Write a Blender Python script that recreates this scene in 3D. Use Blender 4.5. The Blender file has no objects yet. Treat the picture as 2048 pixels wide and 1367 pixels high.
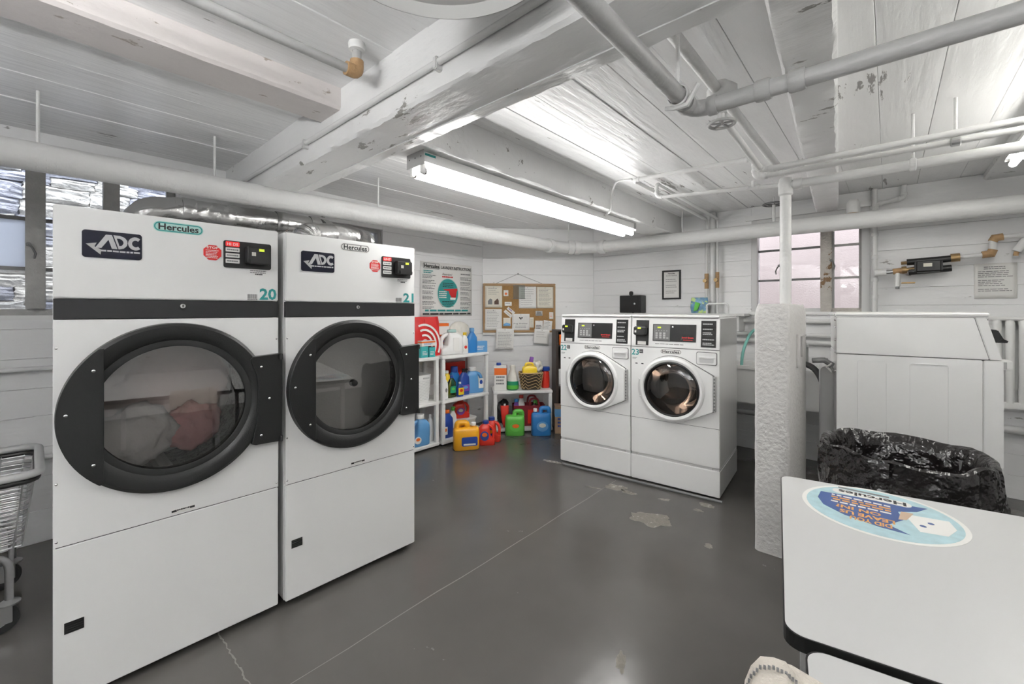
import bpy, bmesh, math, random
from math import sin, cos, pi, radians as R
from mathutils import Vector, Matrix, noise

sc = bpy.context.scene
COL = sc.collection
# ------------------------------------------------------------------ camera
cam = bpy.data.cameras.new('camera')
cam.sensor_width = 36.0
cam.lens = 850 / 2048 * 36
cam.shift_y = -62.5 / 2048
cam.clip_start = 0.02
camo = bpy.data.objects.new('camera', cam)
camo.location = (0, 0, 1.4)
camo.rotation_euler = (R(90), 0, R(41.5))
COL.objects.link(camo)
sc.camera = camo
# ------------------------------------------------------------------ world, view
w = bpy.data.worlds.new('sky')
sc.world = w
w.use_nodes = True
bg = w.node_tree.nodes['Background']
bg.inputs[0].default_value = (0.86, 0.92, 1.0, 1)
bg.inputs[1].default_value = 4.2
sc.view_settings.view_transform = 'Standard'
sc.view_settings.look = 'None'
sc.view_settings.gamma = 1
sc.view_settings.use_curve_mapping = False
sc.view_settings.exposure = 0.86
sc.cycles.max_bounces = 7; sc.cycles.glossy_bounces = 3; sc.cycles.transmission_bounces = 4
TUBE_POWER = 17.0          # emission of the ceiling mounted tubes
FILL_POWER = 62.0       # emission of the two added fill lights hanging behind the camera
su = bpy.data.lights.new('sun', 'SUN'); su.energy = 1.6; su.angle = .02; su.color = (1, .97, .92)
suo = bpy.data.objects.new('sun', su); COL.objects.link(suo)
suo.rotation_euler = Vector((-.50, .16, -.85)).to_track_quat('-Z', 'Y').to_euler()

random.seed(7)
# ------------------------------------------------------------------ materials
MATS = {}
def mat(name, col, rough=.5, metal=0, bump=0, bscale=40, vary=0, vscale=6, emit=0, alpha=1, coat=0, spec=.5,
        peel=None, peel_scale=9, peel_at=.72, stretch=None, bdist=.01, bdetail=5):
    if name in MATS: return MATS[name]
    m = bpy.data.materials.new(name); m.use_nodes = True
    nt = m.node_tree; N = nt.nodes; L = nt.links
    b = N['Principled BSDF']
    b.inputs['Base Color'].default_value = (*col, 1)
    b.inputs['Roughness'].default_value = rough
    b.inputs['Metallic'].default_value = metal
    b.inputs['Specular IOR Level'].default_value = spec
    if coat: b.inputs['Coat Weight'].default_value = coat; b.inputs['Coat Roughness'].default_value = .08
    if emit:
        b.inputs['Emission Color'].default_value = (*col, 1); b.inputs['Emission Strength'].default_value = emit
    if alpha < 1: b.inputs['Alpha'].default_value = alpha
    tc = N.new('ShaderNodeTexCoord'); co = tc.outputs['Object']
    if stretch:
        mp = N.new('ShaderNodeMapping'); mp.inputs['Scale'].default_value = stretch
        L.new(co, mp.inputs['Vector']); co = mp.outputs['Vector']
    src = None
    if vary or peel:
        nz = N.new('ShaderNodeTexNoise'); nz.inputs['Scale'].default_value = vscale; nz.inputs['Detail'].default_value = 4
        L.new(co, nz.inputs['Vector'])
        mx = N.new('ShaderNodeMix'); mx.data_type = 'RGBA'
        mx.inputs['A'].default_value = (*[c * (1 - vary) for c in col], 1)
        mx.inputs['B'].default_value = (*[min(1, c * (1 + vary)) for c in col], 1)
        L.new(nz.outputs['Fac'], mx.inputs['Factor'])
        src = mx.outputs['Result']
        if peel:
            n2 = N.new('ShaderNodeTexNoise'); n2.inputs['Scale'].default_value = peel_scale; n2.inputs['Detail'].default_value = 8; n2.inputs['Roughness'].default_value = .65
            L.new(co, n2.inputs['Vector'])
            rp = N.new('ShaderNodeValToRGB'); rp.color_ramp.elements[0].position = peel_at; rp.color_ramp.elements[1].position = min(.999, peel_at + .02)
            cl = N.new('ShaderNodeTexNoise'); cl.inputs['Scale'].default_value = peel_scale*.22; cl.inputs['Detail'].default_value = 2
            L.new(tc.outputs['Object'], cl.inputs['Vector'])
            ma = N.new('ShaderNodeMath'); ma.operation = 'MULTIPLY_ADD'; ma.inputs[1].default_value = .55; ma.inputs[2].default_value = -.275
            L.new(cl.outputs['Fac'], ma.inputs[0])
            ad = N.new('ShaderNodeMath'); ad.operation = 'ADD'; L.new(n2.outputs['Fac'], ad.inputs[0]); L.new(ma.outputs[0], ad.inputs[1])
            L.new(ad.outputs[0], rp.inputs['Fac'])
            m2 = N.new('ShaderNodeMix'); m2.data_type = 'RGBA'
            m2.inputs['B'].default_value = (*peel, 1)
            L.new(src, m2.inputs['A']); L.new(rp.outputs['Color'], m2.inputs['Factor'])
            src = m2.outputs['Result']
        L.new(src, b.inputs['Base Color'])
    if bump:
        nb = N.new('ShaderNodeTexNoise'); nb.inputs['Scale'].default_value = bscale; nb.inputs['Detail'].default_value = bdetail
        L.new(co, nb.inputs['Vector'])
        bp = N.new('ShaderNodeBump'); bp.inputs['Strength'].default_value = bump; bp.inputs['Distance'].default_value = bdist
        L.new(nb.outputs['Fac'], bp.inputs['Height']); L.new(bp.outputs['Normal'], b.inputs['Normal'])
    MATS[name] = m
    return m

def glass_mat(name, tint, refl=.1, rough=.02):
    if name in MATS: return MATS[name]
    m = bpy.data.materials.new(name); m.use_nodes = True
    nt = m.node_tree; N = nt.nodes; L = nt.links
    for n in list(N): N.remove(n)
    o = N.new('ShaderNodeOutputMaterial'); mx = N.new('ShaderNodeMixShader')
    tr = N.new('ShaderNodeBsdfTransparent'); tr.inputs[0].default_value = (*tint, 1)
    gl = N.new('ShaderNodeBsdfGlossy'); gl.inputs['Roughness'].default_value = rough
    fr = N.new('ShaderNodeFresnel'); fr.inputs[0].default_value = 1.5
    ad = N.new('ShaderNodeMath'); ad.operation = 'ADD'; ad.inputs[1].default_value = refl; ad.use_clamp = True
    L.new(fr.outputs[0], ad.inputs[0]); L.new(ad.outputs[0], mx.inputs[0])
    L.new(tr.outputs[0], mx.inputs[1]); L.new(gl.outputs[0], mx.inputs[2]); L.new(mx.outputs[0], o.inputs[0])
    MATS[name] = m
    return m

def frosted(name, col):
    m = bpy.data.materials.new(name); m.use_nodes = True; nt = m.node_tree
    for n in list(nt.nodes): nt.nodes.remove(n)
    o = nt.nodes.new('ShaderNodeOutputMaterial'); t = nt.nodes.new('ShaderNodeBsdfTranslucent'); t.inputs[0].default_value = (*col, 1)
    d = nt.nodes.new('ShaderNodeBsdfDiffuse'); d.inputs[0].default_value = (*col, 1); x = nt.nodes.new('ShaderNodeMixShader'); x.inputs[0].default_value = .35
    nt.links.new(t.outputs[0], x.inputs[1]); nt.links.new(d.outputs[0], x.inputs[2]); nt.links.new(x.outputs[0], o.inputs[0])
    return m
M = dict(
    frost=frosted('frosted_pane', (.86, .89, .95)),
    wall=mat('wall_paint', (.83, .83, .83), .45, bump=.5, bscale=14, vary=.07, vscale=1.2, peel=(.38, .37, .35), peel_scale=9, peel_at=.70, stretch=(.45, 1, 1.6), bdetail=8),
    wallcore=mat('wall_core', (.60, .60, .59), .7),
    ceil=mat('ceiling_paint', (.86, .86, .86), .27, bump=.55, bscale=14, vary=.06, vscale=2, peel=(.34, .33, .32), peel_scale=8, peel_at=.70, stretch=(2.2, .32, 1), bdetail=8),
    beam=mat('beam_paint', (.82, .82, .815), .34, bump=.75, bscale=16, vary=.07, vscale=3, peel=(.30, .29, .27), peel_scale=11, peel_at=.68, stretch=(.6, 1.5, 1.5), bdetail=8),
    beampink=mat('pink_beam_paint', (.66, .62, .605), .4, bump=.5, bscale=16, vary=.05, peel=(.36, .31, .27), peel_scale=12, peel_at=.68, stretch=(1.5, .6, 1.5), bdetail=8),
    column=mat('column_paint', (.66, .645, .63), .55, bump=1.0, bscale=38, vary=.06, bdist=.009, bdetail=6),
    floor=mat('floor_paint', (.093, .088, .081), .20, bump=.14, bscale=7, vary=.25, vscale=1.8, peel=(.20, .195, .185), peel_scale=14, peel_at=.745, bdetail=8),
    joint=mat('floor_joint', (.16, .15, .135), .7),
    bare=mat('bare_concrete', (.19, .175, .15), .7, bump=.6, bscale=60, vary=.3, vscale=30, peel=(.42, .40, .36), peel_scale=40, peel_at=.6),
    white=mat('white_enamel', (.85, .85, .84), .20, vary=.01, vscale=2),
    white2=mat('white_enamel_grey', (.62, .62, .615), .3),
    plastic=mat('white_plastic', (.80, .80, .785), .4),
    pipe=mat('white_pipe_paint', (.72, .72, .71), .38, bump=.35, bscale=45, vary=.07, vscale=12),
    pipewrap=mat('insulated_pipe_paint', (.74, .74, .73), .42, bump=.45, bscale=30, vary=.05, vscale=8),
    pipegrey=mat('dull_pipe_paint', (.44, .44, .435), .42, bump=.3, bscale=40, vary=.1, vscale=10),
    black=mat('black_satin', (.017, .017, .017), .38, bump=.1, bscale=200, spec=.35),
    black2=mat('black_plastic', (.014, .014, .014), .4),
    rubber=mat('black_rubber', (.012, .012, .012), .6),
    bandm=mat('charcoal_band', (.024, .024, .025), .36, spec=.4),
    chrome=mat('chrome', (.75, .75, .75), .15, 1),
    steel=mat('steel', (.48, .48, .48), .3, 1, bump=.1, bscale=80),
    drum=mat('drum_steel', (.66, .66, .65), .45, .0, bump=.3, bscale=120),
    drumdark=mat('drum_dark', (.22, .22, .22), .4, .3, bump=.6, bscale=160, peel=(.03, .03, .03), peel_scale=150, peel_at=.52),
    drumbrown=mat('drum_brown', (.075, .05, .035), .25, .6),
    dglass=glass_mat('door_glass', (.93, .92, .91), .12),
    wglass=glass_mat('washer_glass', (.55, .45, .38), .06),
    pane=glass_mat('window_pane', (.95, .95, .95), .02),
    foil=mat('duct_foil', (.62, .62, .61), .26, 1, bump=.5, bscale=24),
    brass=mat('brass', (.34, .23, .11), .4, .7, bump=.3, bscale=60),
    rust=mat('rusty_brass', (.44, .28, .14), .6, .2, bump=.6, bscale=50, vary=.3, vscale=30),
    teal=mat('teal_print', (.03, .30, .29), .5),
    tealpale=mat('pale_teal', (.45, .68, .63), .5),
    ink=mat('black_ink', (.02, .02, .02), .6),
    grey_ink=mat('grey_ink', (.22, .22, .22), .6),
    navy=mat('navy_plate', (.014, .015, .028), .12),
    silver=mat('silver_print', (.52, .52, .53), .35, .2),
    red=mat('red', (.62, .02, .02), .4),
    redled=mat('red_display', (.75, .03, .03), .4, emit=.25),
    led=mat('green_display', (.55, .65, .05), .4, emit=.35),
    paper=mat('paper', (.78, .77, .74), .7),
    paperb=mat('paper_cream', (.76, .72, .62), .7),
    cork=mat('cork', (.36, .20, .07), .8, bump=.5, bscale=160, vary=.25, vscale=60),
    oak=mat('oak_frame', (.34, .20, .085), .45, vary=.2, vscale=14),
    woodgrey=mat('weathered_frame', (.40, .395, .38), .55, bump=.4, bscale=60, vary=.2, vscale=16),
    woodtan=mat('peeling_frame', (.52, .49, .45), .6, bump=.5, bscale=60, vary=.2, vscale=20, peel=(.22, .13, .06), peel_scale=12, peel_at=.62),
    darkwood=mat('dark_wood', (.045, .032, .026), .5),
    bag=mat('black_bag', (.012, .010, .010), .20, bump=1.0, bscale=13, spec=.7, bdist=.03, bdetail=3),
    tablew=mat('table_laminate', (.57, .57, .565), .35),
    tedge=mat('table_edge', (.008, .008, .008), .3),
    stone=mat('stone_grey', (.33, .34, .39), .95, bump=.9, bscale=22, vary=.55, vscale=11, spec=.05, bdetail=9, bdist=.03),
    stone2=mat('stone_pale', (.51, .50, .48), .95, bump=.9, bscale=22, vary=.45, vscale=11, spec=.05, bdetail=9, bdist=.03),
    pinkwall=mat('outside_stucco', (.34, .285, .275), .85, bump=.3, bscale=60, vary=.06, vscale=3),
    cloth=mat('cream_cloth', (.66, .61, .54), .9, bump=.6, bscale=140),
    clothw=mat('white_cloth', (.72, .71, .70), .9, bump=.5, bscale=40),
    clothp=mat('pink_cloth', (.62, .30, .30), .9, bump=.5, bscale=40),
    blue=mat('blue_plastic', (.03, .20, .52), .28),
    lblue=mat('light_blue_plastic', (.12, .33, .62), .3),
    dblue=mat('dark_blue_plastic', (.02, .06, .30), .3),
    yellow=mat('yellow_plastic', (.85, .40, .02), .3),
    yellow2=mat('bright_yellow_plastic', (.85, .60, .03), .3),
    orange=mat('orange_plastic', (.80, .16, .02), .35),
    redp=mat('red_plastic', (.66, .035, .02), .28),
    green=mat('green_plastic', (.12, .50, .07), .3),
    greend=mat('deep_green_plastic', (.02, .30, .15), .3),
    purple=mat('purple_plastic', (.22, .08, .38), .35),
    brown=mat('brown_carton', (.11, .06, .04), .6),
    kraft=mat('kraft_card', (.36, .24, .15), .8),
    maroon=mat('maroon_fabric', (.20, .012, .02), .8),
    clear=glass_mat('clear_plastic', (.82, .84, .82), .05, .12),
    hazy=mat('hazy_plastic', (.66, .64, .58), .35, bump=.8, bscale=22),
    greengl=glass_mat('green_liquid', (.62, .74, .35), .05, .1),
    tealbox=mat('teal_box', (.05, .42, .42), .5),
    greyp=mat('grey_plastic', (.17, .17, .17), .4),
    lgrey=mat('light_grey_plastic', (.45, .45, .445), .45),
    wicker=mat('wicker_dark', (.05, .035, .02), .7, bump=.6, bscale=90),
    wickerl=mat('wicker_tan', (.42, .29, .14), .7, bump=.6, bscale=90),
    tubem=mat('fluorescent_tube', (1.0, .99, .975), .4, emit=TUBE_POWER),
    dimtube=mat('dimmed_fluorescent_tube', (1.0, .985, .94), .4, emit=TUBE_POWER*.55),  # same kind of tube at lower strength so the right ceiling stays darker
    filltube=mat('added_fill_tube', (1.0, 1.0, 1.0), .4, emit=FILL_POWER),  # glow of the added, unseen fill lights
    hose=mat('teal_hose', (.20, .50, .44), .4),
    navyprint=mat('sticker_blue', (.05, .10, .28), .4),
    skyprint=mat('sticker_pale_blue', (.42, .60, .64), .4, vary=.25, vscale=30),
    tanprint=mat('sticker_tan', (.55, .40, .28), .5),
    orangeprint=mat('sticker_orange', (.75, .36, .10), .5),
)

# ------------------------------------------------------------------ mesh builder
class MB:
    def __init__(s): s.v = []; s.f = []
    def add(s, vs, fs):
        o = len(s.v); s.v += [tuple(v) for v in vs]; s.f += [tuple(i + o for i in f) for f in fs]; return s
    def box(s, x0, x1, y0, y1, z0, z1):
        return s.add([(x0,y0,z0),(x1,y0,z0),(x1,y1,z0),(x0,y1,z0),(x0,y0,z1),(x1,y0,z1),(x1,y1,z1),(x0,y1,z1)],
                     [(0,3,2,1),(4,5,6,7),(0,1,5,4),(1,2,6,5),(2,3,7,6),(3,0,4,7)])
    def loft(s, rings, cap=True, closed=True):
        n = len(rings[0]); vs = [p for r in rings for p in r]; fs = []
        for i in range(len(rings) - 1):
            for j in range(n if closed else n - 1):
                k = (j + 1) % n
                fs.append((i*n+j, i*n+k, (i+1)*n+k, (i+1)*n+j))
        if cap: fs.append(tuple(reversed(range(n)))); fs.append(tuple(range((len(rings)-1)*n, len(rings)*n)))
        return s.add(vs, fs)
    def lathe(s, prof, n=32, c=(0,0,0), axis='z', cap=False, ang=(0, 2*pi)):
        full = abs(ang[1]-ang[0]-2*pi) < 1e-6
        m = n if full else n + 1
        rings = []
        for r, z in prof:
            ring = []
            for i in range(m):
                a = ang[0] + (ang[1]-ang[0]) * i / n
                if axis == 'z': p = (c[0]+r*cos(a), c[1]+r*sin(a), c[2]+z)
                elif axis == 'y': p = (c[0]+r*cos(a), c[1]+z, c[2]-r*sin(a))
                else: p = (c[0]+z, c[1]+r*cos(a), c[2]+r*sin(a))
                ring.append(p)
            rings.append(ring)
        return s.loft(rings, cap, full)
    def cyl(s, p0, p1, r0, r1=None, n=16):
        return s.tube([p0, p1], r0, n, r1)
    def tube(s, pts, r, n=12, r1=None, closed=False):
        pts = [Vector(p) for p in pts]; K = len(pts)
        T = []
        for i in range(K):
            if closed: t = pts[(i+1) % K] - pts[i-1]
            elif i == 0: t = pts[1] - pts[0]
            elif i == K-1: t = pts[-1] - pts[-2]
            else: t = (pts[i+1]-pts[i]).normalized() + (pts[i]-pts[i-1]).normalized()
            T.append(t.normalized())
        up = Vector((0,0,1)) if abs(T[0].z) < .9 else Vector((1,0,0))
        u = T[0].cross(up).normalized(); rings = []
        for i in range(K):
            u = (u - T[i]*u.dot(T[i])).normalized(); v = T[i].cross(u)
            rr = r[i] if isinstance(r, (list, tuple)) else (r if r1 is None else r + (r1-r)*i/(K-1))
            sc_ = 1.0
            if 0 < i < K-1:
                cc = T[i].dot((pts[i+1]-pts[i]).normalized()); sc_ = 1/max(.7, cc)
            rings.append([pts[i] + (u*cos(a) + v*sin(a))*rr*sc_ for a in [2*pi*j/n for j in range(n)]])
        if closed: rings.append(rings[0])
        return s.loft(rings, not closed)
    def prism(s, poly, a0, a1, plane='xz'):
        n = len(poly)
        def P(p, a):
            if plane == 'xz': return (p[0], a, p[1])
            if plane == 'xy': return (p[0], p[1], a)
            return (a, p[0], p[1])
        vs = [P(p, a0) for p in poly] + [P(p, a1) for p in poly]
        fs = [tuple(range(n)), tuple(reversed(range(n, 2*n)))]
        for i in range(n):
            k = (i+1) % n; fs.append((i, i+n, k+n, k))
        return s.add(vs, fs)
    def holed(s, outer, inner, y0, y1):
        # plate in the xz plane between y0 and y1 with loops of equal length
        n = len(outer)
        vs = [(p[0],y0,p[1]) for p in outer] + [(p[0],y0,p[1]) for p in inner] + [(p[0],y1,p[1]) for p in outer] + [(p[0],y1,p[1]) for p in inner]
        fs = []
        for i in range(n):
            k = (i+1) % n
            fs += [(i,k,n+k,n+i), (2*n+i,3*n+i,3*n+k,2*n+k), (i,2*n+i,2*n+k,k), (n+i,n+k,3*n+k,3*n+i)]
        return s.add(vs, fs)
    def xf(s, mtx, start=0):
        for i in range(start, len(s.v)): s.v[i] = tuple(mtx @ Vector(s.v[i]))
        return s
    def mesh(s, name, material=None, bevel=0, seg=2, smooth=None, fix=True):
        me = bpy.data.meshes.new(name)
        me.from_pydata(s.v, [], s.f)
        if bevel or fix:
            bm = bmesh.new(); bm.from_mesh(me)
            if fix: bmesh.ops.recalc_face_normals(bm, faces=bm.faces)
            if bevel:
                es = [e for e in bm.edges if len(e.link_faces) == 2 and e.calc_face_angle(0) > .6]
                bmesh.ops.bevel(bm, geom=es, offset=bevel, segments=seg, affect='EDGES', clamp_overlap=True)
            bm.to_mesh(me); bm.free()
        if smooth:
            me.polygons.foreach_set('use_smooth', [True]*len(me.polygons))
            me.set_sharp_from_angle(angle=R(smooth))
        if material:
            for mm in (material if isinstance(material, (list, tuple)) else [material]): me.materials.append(mm)
        me.update()
        return me
    def build(s, name, material, parent=None, bevel=0, seg=2, smooth=None, label=None, fix=True):
        o = bpy.data.objects.new(name, s.mesh(name, material, bevel, seg, smooth, fix))
        COL.objects.link(o)
        if parent: o.parent = parent
        if label: o['label'] = label
        return o

def inst(me, name, parent=None, loc=(0,0,0), rot=(0,0,0), scale=(1,1,1)):
    o = bpy.data.objects.new(name, me); COL.objects.link(o)
    o.parent = parent; o.location = loc; o.rotation_euler = rot; o.scale = scale
    return o
def thing(name, label, cat, loc=(0,0,0), rotz=0, group=None, rot=None):
    o = bpy.data.objects.new(name, None); o.empty_display_size = .1; COL.objects.link(o)
    o.location = loc; o.rotation_euler = rot or (0, 0, R(rotz))
    o['label'] = label; o['category'] = cat
    if group: o['group'] = group
    return o
def tag(o, label, cat, group=None):
    o['label'] = label; o['category'] = cat
    if group: o['group'] = group
    return o
def struct(o): o['kind'] = 'structure'; return o

def rrect(x0, x1, z0, z1, r, n=5):
    pts = []
    for cx, cz, a0 in ((x1-r, z0+r, -pi/2), (x1-r, z1-r, 0), (x0+r, z1-r, pi/2), (x0+r, z0+r, pi)):
        for i in range(n+1):
            a = a0 + pi/2*i/n; pts.append((cx+r*cos(a), cz+r*sin(a)))
    return pts
def circle(cx, cz, r, n=40, rz=None): return [(cx+r*cos(2*pi*i/n), cz+(rz or r)*sin(2*pi*i/n)) for i in range(n)]
def ray_poly(c, poly, n):
    out = []
    for i in range(n):
        a = 2*pi*i/n; dx, dz = cos(a), sin(a); best = None
        for j in range(len(poly)):
            ax, az = poly[j]; bx, bz = poly[(j+1) % len(poly)]
            ex, ez = bx-ax, bz-az; den = dx*ez - dz*ex
            if abs(den) < 1e-9: continue
            t = ((ax-c[0])*ez - (az-c[1])*ex)/den; u = ((ax-c[0])*dz - (az-c[1])*dx)/den
            if t > 0 and -1e-6 <= u <= 1+1e-6 and (best is None or t > best): best = t
        out.append((c[0]+dx*best, c[1]+dz*best))
    # snap to true corners
    for p in poly:
        k = min(range(n), key=lambda i: (out[i][0]-p[0])**2 + (out[i][1]-p[1])**2)
        out[k] = p
    return out

FONT = {}
def text(mb, s, x0, z0, h, w=None, y=-.001, ext=.0004, bold=.0, plane='xz', shear=0):
    """letters of height h with the lower left at (x0, z0), facing -y; squeezed to width w"""
    key = (s, bold, shear)
    if key not in FONT:
        cu = bpy.data.curves.new('t', 'FONT'); cu.body = s; cu.size = 1; cu.extrude = 0; cu.offset = bold; cu.resolution_u = 2; cu.shear = shear
        ob = bpy.data.objects.new('t', cu); COL.objects.link(ob)
        me = bpy.data.meshes.new_from_object(ob.evaluated_get(bpy.context.evaluated_depsgraph_get()))
        FONT[key] = ([tuple(v.co) for v in me.vertices], [tuple(p.vertices) for p in me.polygons])
        bpy.data.objects.remove(ob); bpy.data.curves.remove(cu); bpy.data.meshes.remove(me)
    vs, fs = FONT[key]
    if not vs: return mb
    ax = min(v[0] for v in vs); bx = max(v[0] for v in vs); az = min(0, min(v[1] for v in vs)) if False else min(v[1] for v in vs); bz = max(v[1] for v in vs)
    sz = h/(bz-az); sx = (w/(bx-ax)) if w else sz
    if plane == 'xz': pts = [(x0+(v[0]-ax)*sx, y, z0+(v[1]-az)*sz) for v in vs]
    else: pts = [(x0+(v[0]-ax)*sx, z0+(v[1]-az)*sz, y) for v in vs]
    return mb.add(pts, fs)
def lines(mb, x0, x1, ztop, n, pitch, th, y=-.001, seed=0, gap=0, ragged=.35, words=True):
    """rows of tiny word-like dashes standing in for print too small to read"""
    rnd = random.Random(seed)
    for i in range(n):
        if gap and i % gap == gap-1: continue
        z = ztop - i*pitch; xe = x1 - (x1-x0)*ragged*rnd.random(); x = x0
        while x < xe:
            wl = (x1-x0)*(.07+.13*rnd.random()); e = min(xe, x+wl)
            if e - x > .001: mb.add([(x,y,z),(e,y,z),(e,y,z+th),(x,y,z+th)], [(0,1,2,3)])
            x = e + (x1-x0)*.022
    return mb
def blob(rings, n, fn): return [[fn(i, 2*pi*j/n) for j in range(n)] for i in range(rings)]

# ================================================================== SETTING
XL, YB, CZ = -3.84, 4.85, 2.45
XR, YF = 3.2, -3.0
# ---- floor
fl = struct(MB().box(XL-.3, XR+.3, YF-.3, YB+.3, -.1, 0).build('floor', M['floor']))
for a, b, wd in (((-1.68, -3), (-1.68, 3.2), .006), ((-2.2, .54), (-1.68, .54), .006), ((-1.68, -1.2), (3.2, -1.2), .006)):
    m = MB(); K = 40; pts = [(a[0]+(b[0]-a[0])*i/K + random.uniform(-.004,.004), a[1]+(b[1]-a[1])*i/K + random.uniform(-.004,.004)) for i in range(K+1)]
    dx, dy = b[0]-a[0], b[1]-a[1]; l = math.hypot(dx, dy); nx, ny = -dy/l*wd/2, dx/l*wd/2
    vs = []; fs = []
    for i, p in enumerate(pts):
        k = random.uniform(.5, 1.2); vs += [(p[0]+nx*k, p[1]+ny*k, .0006), (p[0]-nx*k, p[1]-ny*k, .0006)]
        if i: fs.append((2*i-2, 2*i-1, 2*i+1, 2*i))
    m.add(vs, fs).build('floor_joint', M['joint'], fl)
def patch(cx, cy, rx, ry, seed, rot=0):
    n = 40; vs = []
    for i in range(n):
        a = 2*pi*i/n; k = 1 + .45*noise.noise(Vector((cos(a)*1.7+seed, sin(a)*1.7, seed*.7))) + .2*noise.noise(Vector((cos(a)*6+seed, sin(a)*6, 3)))
        x, y = rx*k*cos(a), ry*k*sin(a)
        vs.append((cx+x*cos(rot)-y*sin(rot), cy+x*sin(rot)+y*cos(rot), .0007))
    MB().add(vs, [tuple(range(n))]).build('bare_patch', M['bare'], fl)
for q in ((-1.19,2.75,.13,.09,1,.4),(-1.62,3.07,.08,.05,2,.3),(-1.50,3.05,.06,.03,3,0),(-1.74,2.95,.06,.012,4,.3),(-1.00,3.10,.035,.02,5,0),(-.97,3.22,.05,.03,6,0),(-.80,2.67,.022,.028,7,0),(-1.24,3.11,.04,.02,8,.5),(-2.35,3.2,.09,.03,9,.2),(-.80,1.56,.02,.05,10,.4)): patch(*q)

# ---- walls built of board-marked courses
def wall(name, p0, rotz, length, openings=(), course=.185, thick=.25):
    xs = sorted({0, length, *[o[0] for o in openings], *[o[1] for o in openings]})
    zs = sorted({0, CZ, *[o[2] for o in openings], *[o[3] for o in openings]})
    core = MB()
    for i in range(len(xs)-1):
        for j in range(len(zs)-1):
            cx, cz = (xs[i]+xs[i+1])/2, (zs[j]+zs[j+1])/2
            if any(o[0] < cx < o[1] and o[2] < cz < o[3] for o in openings): continue
            core.box(xs[i]-(.2 if i == 0 else 0), xs[i+1]+(.2 if i == len(xs)-2 else 0), .012, thick, zs[j], zs[j+1])
    co = struct(core.build(name, M['wall'])); co.location = (*p0, 0); co.rotation_euler = (0, 0, R(rotz))
    rnd = random.Random(name); z = 0
    while z < CZ-.01:
        z1 = min(CZ, z + course*rnd.uniform(.9, 1.1))
        if CZ - z1 < .06: z1 = CZ
        cuts = [o for o in openings if o[2] < z1-.002 and o[3] > z+.002]
        full = [o for o in cuts if o[2] <= z+.03 and o[3] >= z1-.03]
        segs = [(0, length, z, z1)]
        for o in cuts:
            new = []
            for (a, b, c_, d_) in segs:
                if o[1] <= a or o[0] >= b: new.append((a, b, c_, d_)); continue
                if o[0] > a: new.append((a, o[0], c_, d_))
                if o[1] < b: new.append((o[1], b, c_, d_))
                if o[2] > c_+.004: new.append((max(a,o[0]), min(b,o[1]), c_, o[2]))
                if o[3] < d_-.004: new.append((max(a,o[0]), min(b,o[1]), o[3], d_))
            segs = new
        for (a, b, c_, d_) in segs:
            dep = rnd.uniform(-.003, .002)
            MB().box(a, b, dep, .013, c_+.0007, d_-.0007).build('wall_board', M['wall'], co, bevel=.002, seg=1)
        z = z1
    return co
W1 = (-1.3+3.0, .70+3.0, 1.36, 2.33)
W2 = (1.48+3.0, 2.36+3.0, 1.36, 2.22)
wall('wall_left', (XL, -3.0), 90, 6.78, [W1, W2])
dl = math.hypot(.967, 1.07)
wall('wall_diagonal', (XL, 3.78), math.degrees(math.atan2(1.07, .967)), dl)
X0B = -2.873
W3 = (-1.04-X0B, -.115-X0B, 1.385, 2.31)
wb = wall('wall_back', (X0B, YB), 0, XR-X0B, [W3], course=.165)
wall('wall_right', (XR, YB), -90, YB-YF)
wall('wall_front', (XR, YF), 180, XR-XL)

# ---- ceiling of board-marked bays and beams
ce = struct(MB().box(XL-.3, XR+.3, YF-.3, YB+.3, CZ+.02, CZ+.15).build('ceiling', M['ceil']))
rnd = random.Random(3)
for (ya, yb_) in ((YF, .975), (1.23, YB+.02)):
    x = XL
    while x < XR:
        wd = rnd.uniform(.17, .25); dz = rnd.uniform(-.003, .003)
        MB().box(x+.0005, min(XR, x+wd)-.0005, ya, yb_, CZ+dz, CZ+.021).build('ceiling_board', M['ceil'], ce, bevel=.002, seg=1)
        x += wd
def rough_beam(name, p0, p1, wd, z0, z1, m, jit=.005, step=.05, seed=1):
    """a beam from p0 to p1 (centre line) with ragged lower edges"""
    p0, p1 = Vector((*p0, 0)), Vector((*p1, 0)); t = (p1-p0); l = t.length; t /= l; nrm = Vector((-t.y, t.x, 0))
    K = max(2, int(l/step)); rings = []; rr = random.Random(seed)
    for i in range(K+1):
        c = p0 + t*l*i/K
        def j(): return rr.uniform(-jit, jit)
        b = .012
        prof = [(-wd/2, z1), (-wd/2, z0+b+j()), (-wd/2+b+j(), z0+j()*.3), (0, z0), (wd/2-b+j(), z0+j()*.3), (wd/2, z0+b+j()), (wd/2, z1)]
        rings.append([c + nrm*a + Vector((0, 0, z)) for a, z in prof])
    return MB().loft(rings).build(name, m, ce, smooth=40)
rough_beam('beam', (XL, 1.103), (XR, 1.103), .265, 2.19, CZ+.02, M['beam'], .004, .04, 1)
MB().box(XL, XR, 1.155, 1.158, 2.186, 2.192).build('beam_seam', M['beam'], ce)
rough_beam('beam', (-2.05, YF), (-2.05, .975), .22, 2.352, CZ+.02, M['beampink'], .002, .06, 2)
rough_beam('beam', (-1.885, 1.232), (-1.885, YB+.01), .28, 2.235, CZ+.02, M['beam'], .005, .05, 3)
rough_beam('beam', (-.175, 1.232), (-.421, YB+.01), .17, 2.31, CZ+.02, M['beam'], .004, .05, 4)
rough_beam('beam', (.68, 1.232), (.68, YB+.01), .26, 2.40, CZ+.02, M['beam'], .003, .08, 5)
rough_beam('beam', (2.2, YF), (2.2, .975), .24, 2.30, CZ+.02, M['beam'], .003, .08, 6)
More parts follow.
